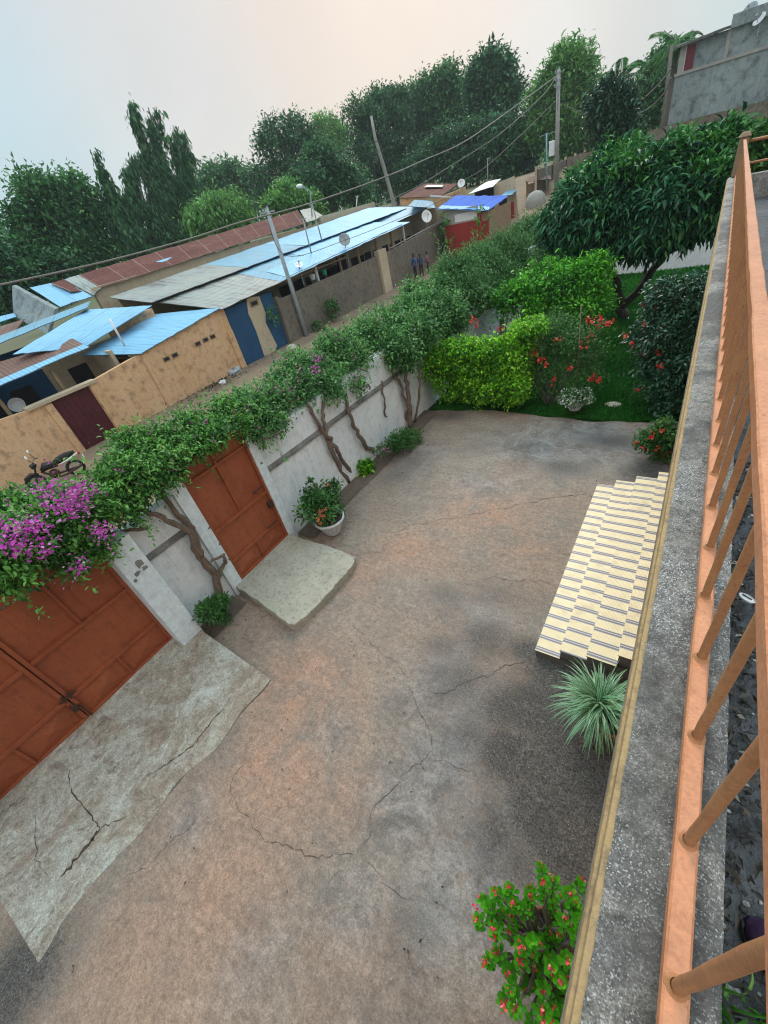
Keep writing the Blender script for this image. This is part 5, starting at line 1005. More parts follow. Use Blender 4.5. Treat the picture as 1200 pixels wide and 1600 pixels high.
# cream house and pale lean-to roof behind
t=house('cream_house','tall cream wall of a house with a white sheet lean-to behind the tarpaulin',(P(790,300,Y=47)[0],47,3))
q=[P(774,352,Y=45),P(811,345,Y=45),P(803,275,Y=45),P(772,288,Y=45)]; mb=MB(); mb.prism(q,(0,.2,0)); mb.build('wall',MAT['cream'],t)
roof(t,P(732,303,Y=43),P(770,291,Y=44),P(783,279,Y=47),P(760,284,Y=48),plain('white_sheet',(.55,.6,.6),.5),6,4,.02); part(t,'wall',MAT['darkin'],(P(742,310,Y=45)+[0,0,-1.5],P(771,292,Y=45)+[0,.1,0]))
roof(t,P(783,306,Y=43.5),P(800,304,Y=43.5),P(808,296,Y=45),P(790,298,Y=45),MAT['r_blue2'],3,2,.01,name='awning'); q=P(786,322,Y=44.97); part(t,'window',MAT['darkin'],(q+[-.35,0,-.6],q+[.35,.03,.6]))
# maroon roof house
t=house('maroon_roof_house','house with a dull maroon roof and one pale roof sheet beyond the blue row',(P(670,300,Y=50)[0],50,3))
roof(t,P(624,309,Y=42),P(689,306,Y=42),P(716,287,Y=52),P(664,287,Y=52),MAT['r_rust'],10,6,.02); roof(t,P(663,293,Y=47.5)+[0,0,.06],P(691,293,Y=47.5)+[0,0,.06],P(693,290,Y=50)+[0,0,.06],P(668,290,Y=50)+[0,0,.06],plain('pale_sheet',(.5,.55,.55),.5),3,2,.0,name='skylight_sheet')
q=[P(625,320,Y=42.1),P(689,325,Y=42.1),P(689,307,Y=42.1),P(625,310,Y=42.1)]; mb=MB(); mb.prism(q,(0,.2,0)); mb.build('wall',MAT['yellow'],t)
q=[P(690,330,Y=42.4),P(728,312,Y=51),P(728,292,Y=51),P(690,307,Y=42.4)]; mb=MB(); mb.prism(q,(-.2,0,0)); mb.build('wall',MAT['yellow'],t); mb=MB(); mb.bar(P(672,306,Y=41),P(705,308,Y=42),.12,.12); mb.build('eave_board',MAT['white'],t)
t=house('tank_roof','pale turquoise flat roofed annexe at the right end of the blue roofs',(P(655,318,X=-19.5)[0],39,2),'shed'); 
roof(t,P(637,322,X=-20),P(680,325,X=-19.2),P(676,313,X=-22),P(648,312,X=-23),MAT['r_blue2'],5,3,.02); part(t,'wall',MAT['cream'],((-22,39.2,0),(-19.6,39.4,3.9)),((-19.7,38.6,0),(-19.5,43,3.8)))
# stall with posts
t=house('street_stall','open timber stall under a small rusty awning left of the power pole',(P(840,300,Y=50)[0],50,2.8),'stall')
roof(t,P(820,284,Y=49),P(862,279,Y=49),P(858,273,Y=51.5),P(828,276,Y=51.5),MAT['r_rust2'],6,3,.02); 
for x,y in ((823,284),(857,281),(835,283)): q=P(x,y,Y=49.2); part(t,'post',MAT['tan'],(q+[-.06,0,-2.2],q+[.06,.12,0]))
q=P(823,305,Y=51); q2=P(858,280,Y=51); part(t,'wall',MAT['tan'],((q[0],51,q[2]),(q2[0],51.1,q2[2])))
c=P(837,316,Y=47); o=MB().lathe([(.85,-1),(.9,0),(.78,.45),(.5,.75),(.15,.86),(.001,.87)],c,20).build('water_tank',MAT['poleconc'],smooth=True); tag(o,'grey domed tank in front of the rusty street stall','tank')
# hillside wall with posts
t=house('hill_wall','brown hillside wall with thin pale posts right of the power pole',(P(880,250,X=-14)[0],70,3.5),'wall')
pa=[P(x,y,X=-14.5) for x,y in ((836,266),(860,258),(882,250),(897,244),(912,238),(930,232))]; mb=MB(); lo=[p+[0,0,-3.2] for p in pa]; n=len(pa); mb.add([*pa,*lo],[(i,i+1,n+i+1,n+i) for i in range(n-1)]); o=mb.build('wall',MAT['greywall'],t); m=o.modifiers.new('s','SOLIDIFY'); m.thickness=.2
for k,p in enumerate(pa): part(t,'post',MAT['cream'],(p+[.02,-.15,-3],p+[.2,.15,.25]))
t=house('hill_shed','pale and blue roofed sheds at the foot of the far trees beside the power pole',(P(920,225,Y=95)[0],95,4),'shed')
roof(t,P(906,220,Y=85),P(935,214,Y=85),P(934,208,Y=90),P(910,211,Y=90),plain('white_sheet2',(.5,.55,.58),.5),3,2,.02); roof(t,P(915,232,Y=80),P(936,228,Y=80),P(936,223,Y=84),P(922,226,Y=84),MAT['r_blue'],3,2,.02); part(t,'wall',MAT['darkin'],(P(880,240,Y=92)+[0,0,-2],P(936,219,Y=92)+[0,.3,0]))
# bare cement house on the rise
Yh=42; q=lambda x,y,d=0: P(x,y,Y=Yh+d)
t=house('cement_house','bare grey cement two level house with a maroon shutter at the top right',(q(1100,150)[0],Yh,4))
def slabpoly(name,mat,pts,th,parent=t,dy=0):
    mb=MB(); mb.prism([q(x,y,dy) for x,y in pts],(0,th,0)); return mb.build(name,mat,parent)
xl=q(1043,196)[0]; zb_=q(1043,196)[2]; zt_=q(1050,118)[2]; xr=14
mb=MB(); mb.box((xl,Yh,zb_),(xr,Yh+9,zt_)); mb.build('wall',MAT['greyhouse'],t)
xu=q(1064,70)[0]; zu=q(1064,70)[2]; mb=MB(); mb.box((xu,Yh+.5,zt_),(xr,Yh+8.5,zu)); mb.build('upper_wall',MAT['greyhouse'],t)
mb=MB(); xd=q(1142,40)[0]; mb.box((xu-.02,Yh+.42,zt_),(xu+.28,Yh+.498,zu)); mb.build('corner_band',MAT['poleconc'],t); mb=MB(); mb.box((xd-.1,Yh+.42,zt_),(xd+.1,Yh+.498,zu)); mb.build('pilaster',MAT['poleconc'],t)
roof(t,(xu-.35,Yh+.1,zu+.02),(xd,Yh+.1,zu+.12),(xd,Yh+9,zu+.9),(xu-.35,Yh+9,zu+.8),MAT['r_grey'],10,6,.02,th=.12); part(t,'parapet',MAT['greyhouse'],((xd,Yh+.3,zu),(xr,Yh+.49,zu+.55)))
a=q(1071,74,.4);b_=q(1084,109,.4); mb=MB(); mb.box((a[0]+.1,Yh+.40,b_[2]),(b_[0]-.1,Yh+.498,a[2])); mb.build('shutter',plain('maroon_shutter',(.14,.018,.03),.5),t)
mb=MB(); mb.box((a[0]+.02,Yh+.43,b_[2]-.05),(a[0]+.09,Yh+.498,a[2]+.05)); mb.build('window_frame',MAT['white'],t)
part(t,'string_course',MAT['poleconc'],((xl-.05,Yh-.06,zt_-.12),(xr,Yh-.002,zt_+.02)))
t=house('brown_wall','low brown grey boundary wall under the cement house',(q(1100,200)[0],Yh-3,3),'wall'); part(t,'wall',MAT['greywall'],((xl-1,Yh-1.2,2.5),(14,Yh-1,zb_-.02)),((xl-6,Yh-1.21,2.5),(xl-1,Yh-1,zb_-.35)))
for x_ in (-.6,2.2): part(t,'joint',MAT['darkin'],((x_,Yh-1.24,2.6),(x_+.12,Yh-1.2,zb_-.05)))
def dish(label,c,r,ax,mat,mast=1.2,mr=.03):
    t=thing('satellite_dish',label,'satellite dish',np.array(c)-[0,0,mast]); ax=nrm(ax)
    mb=MB(); mb.lathe([(.001,0),(r*.4,r*.04),(r*.75,r*.14),(r,r*.28),(r*1.01,r*.25),(r*.76,r*.11),(.001,-.02)],c,22,axis=ax); mb.build('reflector',mat,t,smooth=True)
    tip=np.array(c)+ax*r*.95; mb=MB(); mb.tube([np.array(c)+np.array([0,0,-r*.9])+ax*r*.2,tip],.012+r*.01,5); mb.lathe([(.001,0),(.05,0),(.06,.1),(.001,.1)],tip,8,axis=ax); mb.build('feed_arm',MAT['dish'],t)
    mb=MB(); mb.tube([np.array(c)-ax*.05,np.array(c)-ax*.1-[0,0,.1],np.array(c)-ax*.1-[0,0,mast]],mr,6); mb.build('mast',MAT['pole'],t); return t
dish('dark dish on the very top of the cement house',q(1172,17,.6),.36,(-.3,-.7,.5),MAT['dish'],1.2)
dish('pale dish fixed low on the cement house roof edge',q(1187,31,.2),.30,(-.5,-.6,.6),MAT['white'],.6)
dish('grey mesh dish above the verandah eave behind the leaning pole',P(538,375,X=-19.2),.36,(.7,-.6,.35),MAT['dish'],1.5)
dish('small pale dish tilted on edge near the leaning pole top of wall',P(467,415,X=-19.2),.22,(.5,-.2,.9),MAT['white'],.9)
dish('white dish on a tall mast beside the red shack',P(666,339,X=-18.9),.42,(.75,-.6,.3),MAT['white'],2.6)
dish('distant white dish on the maroon roof',P(721,287,Y=47),.36,(.2,-.8,.4),MAT['white'],1.2)
# ---- poles
def tilt(a,b_,r0,r1,mat,name,parent,n=10): return MB().tube([a,(np.array(a)+b_)/2,b_],[r0,(r0+r1)/2,r1],n).build(name,mat,parent,smooth=True)
f=P(479,524,X=-18.72); tp=P(415,322,X=-18.72); f[2]=-.1; t=thing('utility_pole','slim leaning grey metal pole with a small crossarm by the blue wall','utility pole',f); tilt(f,tp,.13,.09,MAT['pole'],'pole',t)
mb=MB(); mb.bar(tp+[0,-.5,-.25],tp+[0,.5,-.25],.07,.07); mb.build('crossarm',MAT['pole'],t); mb=MB(); mb.box(tp+[-.08,-.1,-.05],tp+[.08,.1,.08]); mb.build('cap',MAT['wire_dark'],t)
XP=-12.6; f=P(870,272,X=XP); tp=P(873,108,X=XP); f[2]-=1.2; pw_top=tp; t=thing('utility_pole','tall concrete power pole carrying the overhead cables above the street','utility pole',f); tilt(f,tp,.21,.14,MAT['poleconc'],'pole',t,12)
tilt(tp+[.05,-.1,.1],tp+[.05,-.1,-2.4],.03,.03,MAT['pole'],'conduit',t,6)
mb=MB(); z_=P(863,232,X=XP); mb.box(z_+[-.25,-.15,-.5],z_+[.15,.2,.5]); mb.build('meter_box',MAT['white'],t,bevel=.03)
for k,dz in enumerate((.2,.6,1.0)): mb=MB(); mb.bar(tp+[-.25,-.1,-dz],tp+[.25,-.1,-dz],.06,.06); mb.lathe([(.001,0),(.05,0),(.07,.06),(.05,.12),(.001,.13)],tp+[-.22,-.1,-dz+.03],8); mb.build('insulator',MAT['dish'],t)
f=P(855,264,X=-13.5); tp2=P(854,208,X=-13.5); f[2]-=1.5; t=thing('utility_pole','short thin turquoise pole just left of the tall power pole','utility pole',f); tilt(f,tp2,.07,.06,plain('turquoise_paint',(.22,.45,.45),.5),'pole',t); mb=MB(); mb.bar(tp2+[-.6,0,-.1],tp2+[.7,.3,-.05],.05,.05); mb.build('crossarm',MAT['pole'],t)
f=P(616,320,X=-30); f[2]=0; q1=P(600,262,X=-30); q2=P(586,215,X=-30); tp3=P(580,181,X=-30); t=thing('utility_pole','crooked wooden pole leaning left against the big dark trees','utility pole',f); MB().tube([f,P(616,320,X=-30),q1,q2,tp3],[.24,.22,.19,.15,.12],9).build('pole',MAT['poleconc'],t,smooth=True)
q1=P(489,352,X=-27); q2=P(484,297,X=-27); q3=P(468,291,X=-27); t=thing('street_lamp','street lamp with a bent arm poking above the rusty roof','street lamp',q1-[0,0,5]); MB().tube([q1-[0,0,5],q1,q2,q2+(q3-q2)*.7],[.1,.07,.05,.04],8).build('pole',MAT['pole'],t,smooth=True); MB().ball(q3,.28,10,0,(.7,1.3,.5)).build('lamp_head',MAT['white'],t,smooth=True)
for lb,a,b_,X_ in (('thin antenna mast with a short top bar behind the leaning pole',(503,376),(487,317),-21),('thin dark mast rising from the blue roof left of the grey dish',(488,402),(473,341),-20.5),('short thin mast on the cream house roof',(762,300),(762,247),-21),('forked stub of a mast on the rusty house parapet',(557,323),(558,306),-26)):
    a_,b2=P(*a,X=X_),P(*b_,X=X_); t=thing('antenna_mast',lb,'antenna',a_); tilt(a_,b2,.045,.035,MAT['poleconc'] if 'thin' in lb else MAT['white'],'mast',t,6); mb=MB(); mb.bar(b2+[0,-.3,-.05],b2+[0,.3,-.05],.04,.04); mb.build('crossbar',MAT['pole'],t)
def wire(label,px,r,mat='wire',cat='cable',name='cable'):
    pts=[np.array(p,float) for p in px]; out=[]
    n=len(pts)
    for i in range(n-1):
        p0,p1,p2,p3=pts[max(i-1,0)],pts[i],pts[i+1],pts[min(i+2,n-1)]
        for k in range(10):
            u=k/10; out.append(.5*((2*p1)+(-p0+p2)*u+(2*p0-5*p1+4*p2-p3)*u*u+(-p0+3*p1-3*p2+p3)*u**3))
    out.append(pts[-1]); o=MB().tube(out,r,6).build(name,MAT[mat],smooth=True); return tag(o,label,cat,'overhead cables')
def along(px,X0,X1): # cable between two places: X runs linearly with the pixel
    n=len(px); a=px[0][0]; b_=px[-1][0]; out=[]
    # depth interpolated harmonically so that it stays straight in plan
    for x,y in px:
        u=(x-a)/(b_-a); d0=depth(P(*px[0],X=X0)); d1=depth(P(*px[-1],X=X1)); d=1/((1-u)/d0+u/d1); v=ray(x,y); out.append(CAM+v*d/F)
    return out
wire('thick bundled cable sweeping from the power pole down to the left edge',along([(-60,455),(0,445),(167,408),(300,372),(377,347),(487,317),(600,277),(663,250),(733,217),(827,150),(868,120)],-17,XP),.032,'wire')
wire('second cable from the power pole to the end of the blue roof',along([(583,322),(640,298),(700,262),(780,210),(847,150),(870,118)],-22,XP),.027,'wire')
wire('lowest service cable from the power pole to the dish on the maroon roof',along([(725,281),(760,260),(820,205),(868,158)],-18,XP),.022,'wire')
wire('thin dark cable crossing in front of the big trees to the crooked pole',along([(380,275),(480,252),(584,222),(700,200),(868,160)],-32,XP),.025,'wire_dark')
wire('thin dark cable just below the other one before the trees',along([(455,270),(590,236),(700,205),(780,190)],-30,-20),.022,'wire_dark')
wire('thin service wire over the blue roofs from the leaning pole',along([(418,345),(450,400),(540,375),(640,335),(720,300)],-18.7,-16.5),.014,'wire_dark')
wire('pale cable rising right from the dark tree to the pole by the cement house',along([(985,166),(1010,150),(1035,125),(1048,108)],-10,-3.6),.04,'wire')
wire('lower pale cable from the dark tree to the pole by the cement house',along([(990,182),(1015,168),(1038,145),(1048,122)],-10,-3.6),.04,'wire')
wire('faint cable from the power pole towards the dark round tree',along([(873,160),(900,172),(930,178),(960,176)],XP,-11.5),.025,'wire')
f=P(1036,196,Y=41); tp=P(1050,70,Y=41); f[2]-=2; t=thing('utility_pole','dark wooden pole standing at the left corner of the cement house','utility pole',f); tilt(f,tp,.12,.09,MAT['bark_grey'],'pole',t)
# ---- motorcycle
o0=P(52,776,z=.02); o0[0]=-17.95; t=thing('motorcycle','black motorcycle with round white mirror parked against the ochre wall','motorcycle',(o0[0],3.0,0.05)); b=np.array([o0[0],2.75,.02])
def tor(c,R_,r_,mat,name,parent,n=22):
    mb=MB(); pts=[np.array(c)+[0,R_*math.cos(6.283*k/n),R_*math.sin(6.283*k/n)] for k in range(n+1)]; mb.tube(pts,r_,8,cap=False); return mb.build(name,mat,parent,smooth=True)
for y in (0,1.25):
    wdl=tor(b+[0,y,.3],.25,.05,MAT['rubber'],'wheel',t); tor(b+[0,y,.3],.2,.015,MAT['chrome'],'rim',wdl); mb=MB()
    for k in range(6): a_=6.283*k/6; mb.bar(b+[0,y,.3],b+[0,y+.2*math.cos(a_),.3+.2*math.sin(a_)],.015,.02,up=(1,0,0))
    mb.lathe([(.001,-.05),(.05,-.05),(.05,.05),(.001,.05)],b+[0,y,.3],10,axis=(1,0,0)); mb.build('hub',MAT['chrome'],wdl)
mb=MB(); mb.tube([b+[0,.35,.62],b+[0,.5,.72],b+[0,.72,.70],b+[0,.85,.62]],[.07,.14,.13,.06],10); mb.build('tank',MAT['black'],t,smooth=True)
mb=MB(); mb.tube([b+[0,.78,.72],b+[0,.95,.75],b+[0,1.25,.80],b+[0,1.5,.84]],[.07,.12,.12,.05],10); mb.build('seat',MAT['rubber'],t,smooth=True)
mb=MB(); mb.tube([b+[0,.3,.6],b+[0,.5,.35],b+[0,.85,.32],b+[0,1.25,.3]],.04,8); mb.ball(b+[0,.6,.38],.18,10,0,(.8,1,.9)); mb.build('engine',MAT['gate_dark'],t,smooth=True)
mb=MB(); mb.tube([b+[.13,.6,.25],b+[.14,.95,.24],b+[.14,1.5,.36]],[.03,.04,.05],8); mb.build('exhaust',MAT['gate_dark'],t,smooth=True)
for s_ in (-.07,.07): mb=MB(); mb.tube([b+[s_,0,.3],b+[s_,.28,.92]],.025,7); mb.build('fork',MAT['black'],t)
mb=MB(); mb.tube([b+[-.36,.42,.98],b+[-.2,.32,1.02],b+[0,.28,.95],b+[.2,.32,1.02],b+[.36,.42,.98]],.018,7); mb.build('handlebar',MAT['black'],t)
mb=MB(); mb.lathe([(.001,-.02),(.09,0),(.10,.06),(.06,.14),(.001,.17)],b+[0,.16,.86],12,axis=(0,1,.1)); hl=mb.build('headlight',MAT['black'],t,smooth=True); mb=MB(); mb.lathe([(.001,-.03),(.085,-.005)],b+[0,.155,.86],12,axis=(0,1,.1)); mb.build('lens',MAT['dish'],hl)
for s_ in (-1,1): mb=MB(); mb.tube([b+[s_*.26,.36,1.0],b+[s_*.32,.30,1.2]],.01,5); mi=mb.build('mirror',MAT['black'],t); MB().ball(b+[s_*.34,.30,1.27],.085,10,0,(1,.3,.9)).build('mirror_glass',MAT['white'],mi,smooth=True)
mb=MB(); mb.tube([b+[0,-.3,.38],b+[0,-.2,.55],b+[0,0,.63],b+[0,.2,.55]],[.03,.06,.07,.05],8); mb.build('fender',MAT['black'],t,smooth=True)
mb=MB(); mb.tube([b+[.12,.95,.64],b+[.13,1.3,.70],b+[.08,1.58,.78]],[.02,.035,.02],6); mb.build('side_stripe',MAT['white'],t); mb=MB(); mb.ball(b+[0,1.6,.74],.07,8,0,(1.4,.6,.7)); mb.build('tail_light',MAT['red'],t,smooth=True); mb=MB(); mb.box(b+[-.09,1.66,.5],b+[.09,1.67,.64]); mb.build('number_plate',MAT['white'],t)
t.rotation_euler=(0,0,-.42); t.location.z-=.08; t.location.x+=.3; t.location.y+=.12
# ---- rubbish by the ochre wall
def bag(label,c,r,sc,mat,seed):
    rr_=random.Random(seed); mb=MB(); mb.ball(c,r,12,0,sc); mb.v=[(x+rr_.uniform(-.2,.2)*r,y+rr_.uniform(-.2,.2)*r,z+rr_.uniform(-.15,.15)*r) for x,y,z in mb.v]; o=mb.build('plastic_bag',mat); tag(o,label,'bag','rubbish by the ochre wall')
bm=plain('grey_bag',(.35,.40,.42),.5); c=P(366,580,z=.12); bag('biggest crumpled grey plastic bag near the blue wall corner',c,.38,(.9,1.1,.4),bm,1); c=P(348,597,z=.08); bag('white plastic bag scrap below the biggest grey bag',c,.2,(1.2,.8,.4),MAT['white'],2); c=P(330,593,z=.1); bag('small pale bag scrap at the left of the rubbish',c,.15,(1,1,.5),MAT['white'],3)
c=P(371,566,z=.15); t=thing('basin','old brownish basin lying beside the blue wall corner','basin',c); MB().lathe([(.001,0),(.25,.02),(.32,.2),(.30,.2),(.22,.05),(.001,.04)],c,16,axis=(.2,-.1,1)).build('bowl',MAT['tan'],t,smooth=True)
c=P(456,545,z=.1); mb=MB(); mb.ball(c,.35,8,0,(1,1,.7)); o=mb.build('stone',MAT['slab']); tag(o,'pale stone lying at the foot of the leaning metal pole','stone')
n=500; cc=P(335,600,z=0); p=np.stack([cc[0]+rng.normal(0,.5,n),cc[1]+rng.normal(0,1.0,n),np.full(n,.09)],1); d=unit(n); d[:,2]*=.3; o=leaves('rubbish_scraps',p,d,.13,.06,G['litter'],None,'leaf',rng.random(n)); tag(o,'scattered small rubbish along the foot of the ochre wall','rubbish',kind='stuff')
def weeds(label,c,r,n,size,mat='weed',h=.3):
    t=thing('weed_clump',label,'weeds',c); cc=np.array(c)+[0,0,h*.4]; foliage('foliage',t,[(cc,(r,r,h))],n,8,.06,size,G[mat],.3,.0,'long'); MB().tube([c,cc+[0,0,h*.5]],.012,5).build('stem',MAT['bark'],t)
weeds('green weeds at the foot of the grey wall, left part',P(500,515,X=-18.5),.35,30,.16,'feather',.4); weeds('leafy weed bush against the grey wall between the pole and the pale pier',P(520,490,X=-18.5),.45,60,.18,'mid',.7); weeds('thin weeds growing against the blue wall edge',P(430,505,X=-18.7),.25,25,.14,'vine',.7)
c=P(698,372,Y=36); weeds('tall yellowish reeds in front of the red shack, left corner',c-[0,0,.6],.5,16,.3,'weed',1.5); weeds('tall yellowish weeds in front of the red shack door',P(750,345,Y=35.5)-[0,0,.5],.6,14,.25,'weed',1.1)
# ---- people by the grey wall
def person(label,loc,face,skinc,top,bottom,h=1.62,seed=0,arm=(.1,.15)):
    s_=h/1.75; J={'pel':(0,0,.95),'che':(0,0,1.32),'nek':(0,.0,1.47),'hd0':(0,.02,1.56),'hd1':(0,.02,1.70),
     'ls':(.18,0,1.42),'le':(.23,.03,1.14),'lh':(.20+arm[0],.16,.95),'rs':(-.18,0,1.42),'re':(-.23,.0,1.13),'rh':(-.22,.10+arm[1],.90),
     'lk':(.10,.03,.5),'lf':(.11,0,.07),'lt':(.12,.16,.03),'rk':(-.10,.0,.5),'rf':(-.12,-.03,.07),'rt':(-.13,.13,.03),'lhp':(.09,0,.9),'rhp':(-.09,0,.9)}
    Rr={'pel':.14,'che':.15,'nek':.055,'hd0':.085,'hd1':.095,'ls':.065,'le':.045,'lh':.03,'rs':.065,'re':.045,'rh':.03,'lk':.06,'lf':.045,'lt':.035,'rk':.06,'rf':.045,'rt':.035,'lhp':.095,'rhp':.095}
    E_=[('pel','che'),('che','nek'),('nek','hd0'),('hd0','hd1'),('che','ls'),('ls','le'),('le','lh'),('che','rs'),('rs','re'),('re','rh'),('pel','lhp'),('lhp','lk'),('lk','lf'),('lf','lt'),('pel','rhp'),('rhp','rk'),('rk','rf'),('rf','rt')]
    ks=list(J); ca,sa=math.cos(face),math.sin(face)
    me=bpy.data.meshes.new('person_body'); me.from_pydata([((x*ca-y*sa)*s_,(x*sa+y*ca)*s_,z*s_) for x,y,z in J.values()],[(ks.index(a),ks.index(b_)) for a,b_ in E_],[])
    tmp=bpy.data.objects.new('tmp',me); C.objects.link(tmp); m=tmp.modifiers.new('s','SKIN')
    for i,k in enumerate(ks): v=me.skin_vertices[0].data[i]; v.radius=(Rr[k]*s_,Rr[k]*s_*(.7 if k in('che','pel') else 1)); v.use_root=(i==0)
    sb=tmp.modifiers.new('u','SUBSURF'); sb.levels=2; sb.render_levels=2
    dg=bpy.context.evaluated_depsgraph_get(); me2=bpy.data.meshes.new_from_object(tmp.evaluated_get(dg)); bpy.data.objects.remove(tmp)
    t=thing('person',label,'person',loc); o=bpy.data.objects.new('body',me2); C.objects.link(o); o.parent=t
    me2.materials.clear()
    for mm in (skinc,top,bottom): me2.materials.append(mm)
    for p in me2.polygons:
        c=p.center/s_; r_=math.hypot(c.x,c.y); p.use_smooth=True
        p.material_index=0 if c.z>1.47 or c.z<.18 or (r_>.2 and c.z<1.18) else (1 if c.z>.95 else 2)
    mb=MB(); mb.ball(np.array(loc)+[(-.02*-sa)*s_,.0,1.70*s_],.108*s_,12,0,(1,1,.95)); hh=mb.build('hair',MAT['black'],t,smooth=True)
    for v in hh.data.vertices:
        if v.co.z<1.68*s_: v.co.z=1.68*s_; v.co.x*=.9; v.co.y*=.9
    return t
sk=plain('dark_skin',(.06,.03,.02),.5)
def pl_(x,y): p=P(x,y,X=-18.2); return p
for k,(x,y,lb,tp_,bt,fc_) in enumerate(((645,396,'person in a blue shirt standing leftmost of the three by the grey wall',plain('blue_shirt',(.04,.11,.26)),MAT['darkin'],2.6),(655,397,'person in a dark blue top standing in the middle of the three',plain('navy_shirt',(.03,.06,.16)),MAT['darkin'],3.6),(666,393,'person in a pink patterned top standing rightmost by the grey wall',plain('pink_shirt',(.30,.14,.20)),MAT['purple'],1.8))):
    p=pl_(x,y); h=max(1.35,min(1.75,p[2])); person(lb,(p[0],p[1],p[2]-h),fc_,sk,tp_,bt,h,k)
# ------------------------------------------------------------------ trees beyond
def tree(name,label,blobs,mat,ntw,per,size,X=None,Y=None,width=.5,sigma=None,base=None,tpl='leaf',droop=.2,bark='bark_grey',squash=.85,group='trees beyond the houses',inner=.5,rt=.3,sprig=.15,bz=None,**kw):
    bl=[]
    for b in blobs:
        c,r=PB(*b[:3],X=b[3] if len(b)>3 and b[3] is not None else X,Y=Y); bl.append((c,(r,r,r*squash)))
    low=min(bl,key=lambda q:q[0][2]); cx=np.mean([q[0] for q in bl],axis=0); bs=np.array([cx[0],cx[1],gz(cx[0],cx[1])-.3]) if base is None else np.array(base)
    t=thing(name,label,'tree',bs,group); sg=sigma or size*1.1
    o,tw=foliage('crown',t,bl,ntw,per,sg,size,mat,width,droop,tpl,inner=inner,sprig=0,outer=1.0,**kw)
    foliage('inner_crown',t,[(c,np.array(r)*.8) for c,r in bl],int(ntw*.35),per,sg,size*1.3,mat,max(width,.4),droop,tpl,inner=.1)
    mb=MB(); top=max(bl,key=lambda q:q[0][2])[0]; mid=bs*.45+cx*.55; limb(mb,[bs,mid,top],rt,rt*.25,4,.15,8,3)
    for k,(c,r) in enumerate(bl[:10]): limb(mb,[bs*.55+cx*.45,(cx+c)/2-[0,0,.5],c],rt*.45,rt*.12,3,.15,6,k)
    mb.build('trunk',MAT[bark],t,smooth=True); return t
XT=-52
tree('flat_crowned_tree','spreading flat crowned green tree at the far left against the sky',[(55,305,34),(105,312,38),(150,345,30),(85,350,44),(30,345,24),(140,320,24),(35,395,40),(100,400,44),(160,395,36),(60,290,18),(120,295,18),(10,400,30)],G['far1'],2600,8,.42,X=XT,squash=.6,sigma=.5,droop=.0)
tree('broadleaf_tree','dark broad tree low at the left edge below the flat crown',[(0,450,45),(40,445,36),(-30,400,40),(15,480,26),(90,420,26)],G['far2'],1300,8,.42,X=XT+4,squash=.8)
def weeping(label,tips,n,mat='far2'):
    bl=[];
    for (x0,y0,x1,y1,r0,r1) in tips:
        m=max(6,int(math.hypot(x1-x0,y1-y0)/8))
        for i in range(m+1):
            u=i/m; r=(r0+(r1-r0)*u**1.3)*.8; bl.append((x0+(x1-x0)*u+random.uniform(-1,1)*r*.45,y0+(y1-y0)*u,r*random.uniform(.65,1.25)))
    return tree('weeping_mast_tree',label,bl,G[mat],n,9,.42,X=XT+2,squash=1.25,sigma=.2,width=.24,droop=1.8,tpl='long',inner=.2,sprig=.25,upbias=-.2,rt=.2)
weeping('single slender leaning mast tree, shortest spire on the left',[(148,240,178,320,4,11),(178,320,200,390,12,18)],700)
weeping('tall weeping mast tree with the leftmost high spire',[(204,164,214,195,6,7),(210,190,236,250,5,11),(236,250,246,370,12,22)],800)
weeping('ragged low weeping tree between the slender spire and the tall ones',[(221,243,205,275,8,10),(208,262,198,280,9,11),(205,290,212,385,14,26)],650)
weeping('tall weeping mast tree with twin spires right of the leftmost high one',[(233,168,243,230,5,9),(245,172,258,225,5,8),(247,235,264,385,14,28)],1100)
weeping('rightmost broad weeping mast tree of the left group',[(275,205,278,250,8,12),(286,208,298,255,7,11),(282,255,302,385,18,34)],1200)
tree('weeping_shrub_tree','rounded drooping bright tree low behind the rusty roof',[(345,335,34),(370,330,26),(315,345,26),(355,360,26)],G['far3'],900,9,.4,X=XT+10,droop=1.0,tpl='long',width=.3)
tree('broadleaf_tree','distant dull green tree behind the drooping one',[(335,280,24),(365,275,26),(395,290,28),(350,310,30),(320,300,24),(385,320,30)],G['far1'],1100,8,.55,X=-70)
tree('open_crown_tree','tall airy tree with sky showing through its crown',[(430,205,24),(460,200,26),(415,230,22),(450,235,30),(480,225,24),(435,270,30),(470,265,26),(425,310,28),(460,300,26),(400,275,18)],G['far2'],1500,7,.42,X=XT-2,inner=.35,sprig=.35)
tree('broadleaf_tree','pale green tree peeping between the airy tree and the big dark one',[(515,200,20),(505,225,24),(535,215,22),(520,245,24),(495,195,12)],G['far3'],800,8,.5,X=-66)
tree('broadleaf_tree','broad dark layered tree standing right behind the street lamp',[(500,250,30),(530,275,32),(480,285,30),(510,305,30),(555,300,26),(460,310,24)],G['far2'],1500,8,.38,X=XT+14,squash=.6)
tree('bushy_tree','small bright bush tree at the foot of the street lamp',[(448,310,22),(470,318,18),(430,322,16),(490,325,16)],G['far3'],500,8,.34,X=XT+18)
tree('broadleaf_tree','big dark lumpy tree behind the crooked wooden pole',[(560,175,22),(590,165,24),(620,160,24),(645,170,22),(575,200,32),(615,200,36),(650,205,26),(590,240,36),(630,245,34),(565,240,26),(600,285,34),(640,285,26),(560,290,26),(585,152,12),(606,150,12),(632,150,12)],G['far2'],3000,8,.42,X=-46)
tree('broadleaf_tree','tall rounded tree right of the big lumpy one',[(670,140,24),(700,130,28),(725,150,26),(690,165,34),(665,175,24),(715,190,34),(680,215,34),(650,150,16)],G['far1'],1800,8,.55,Y=88)
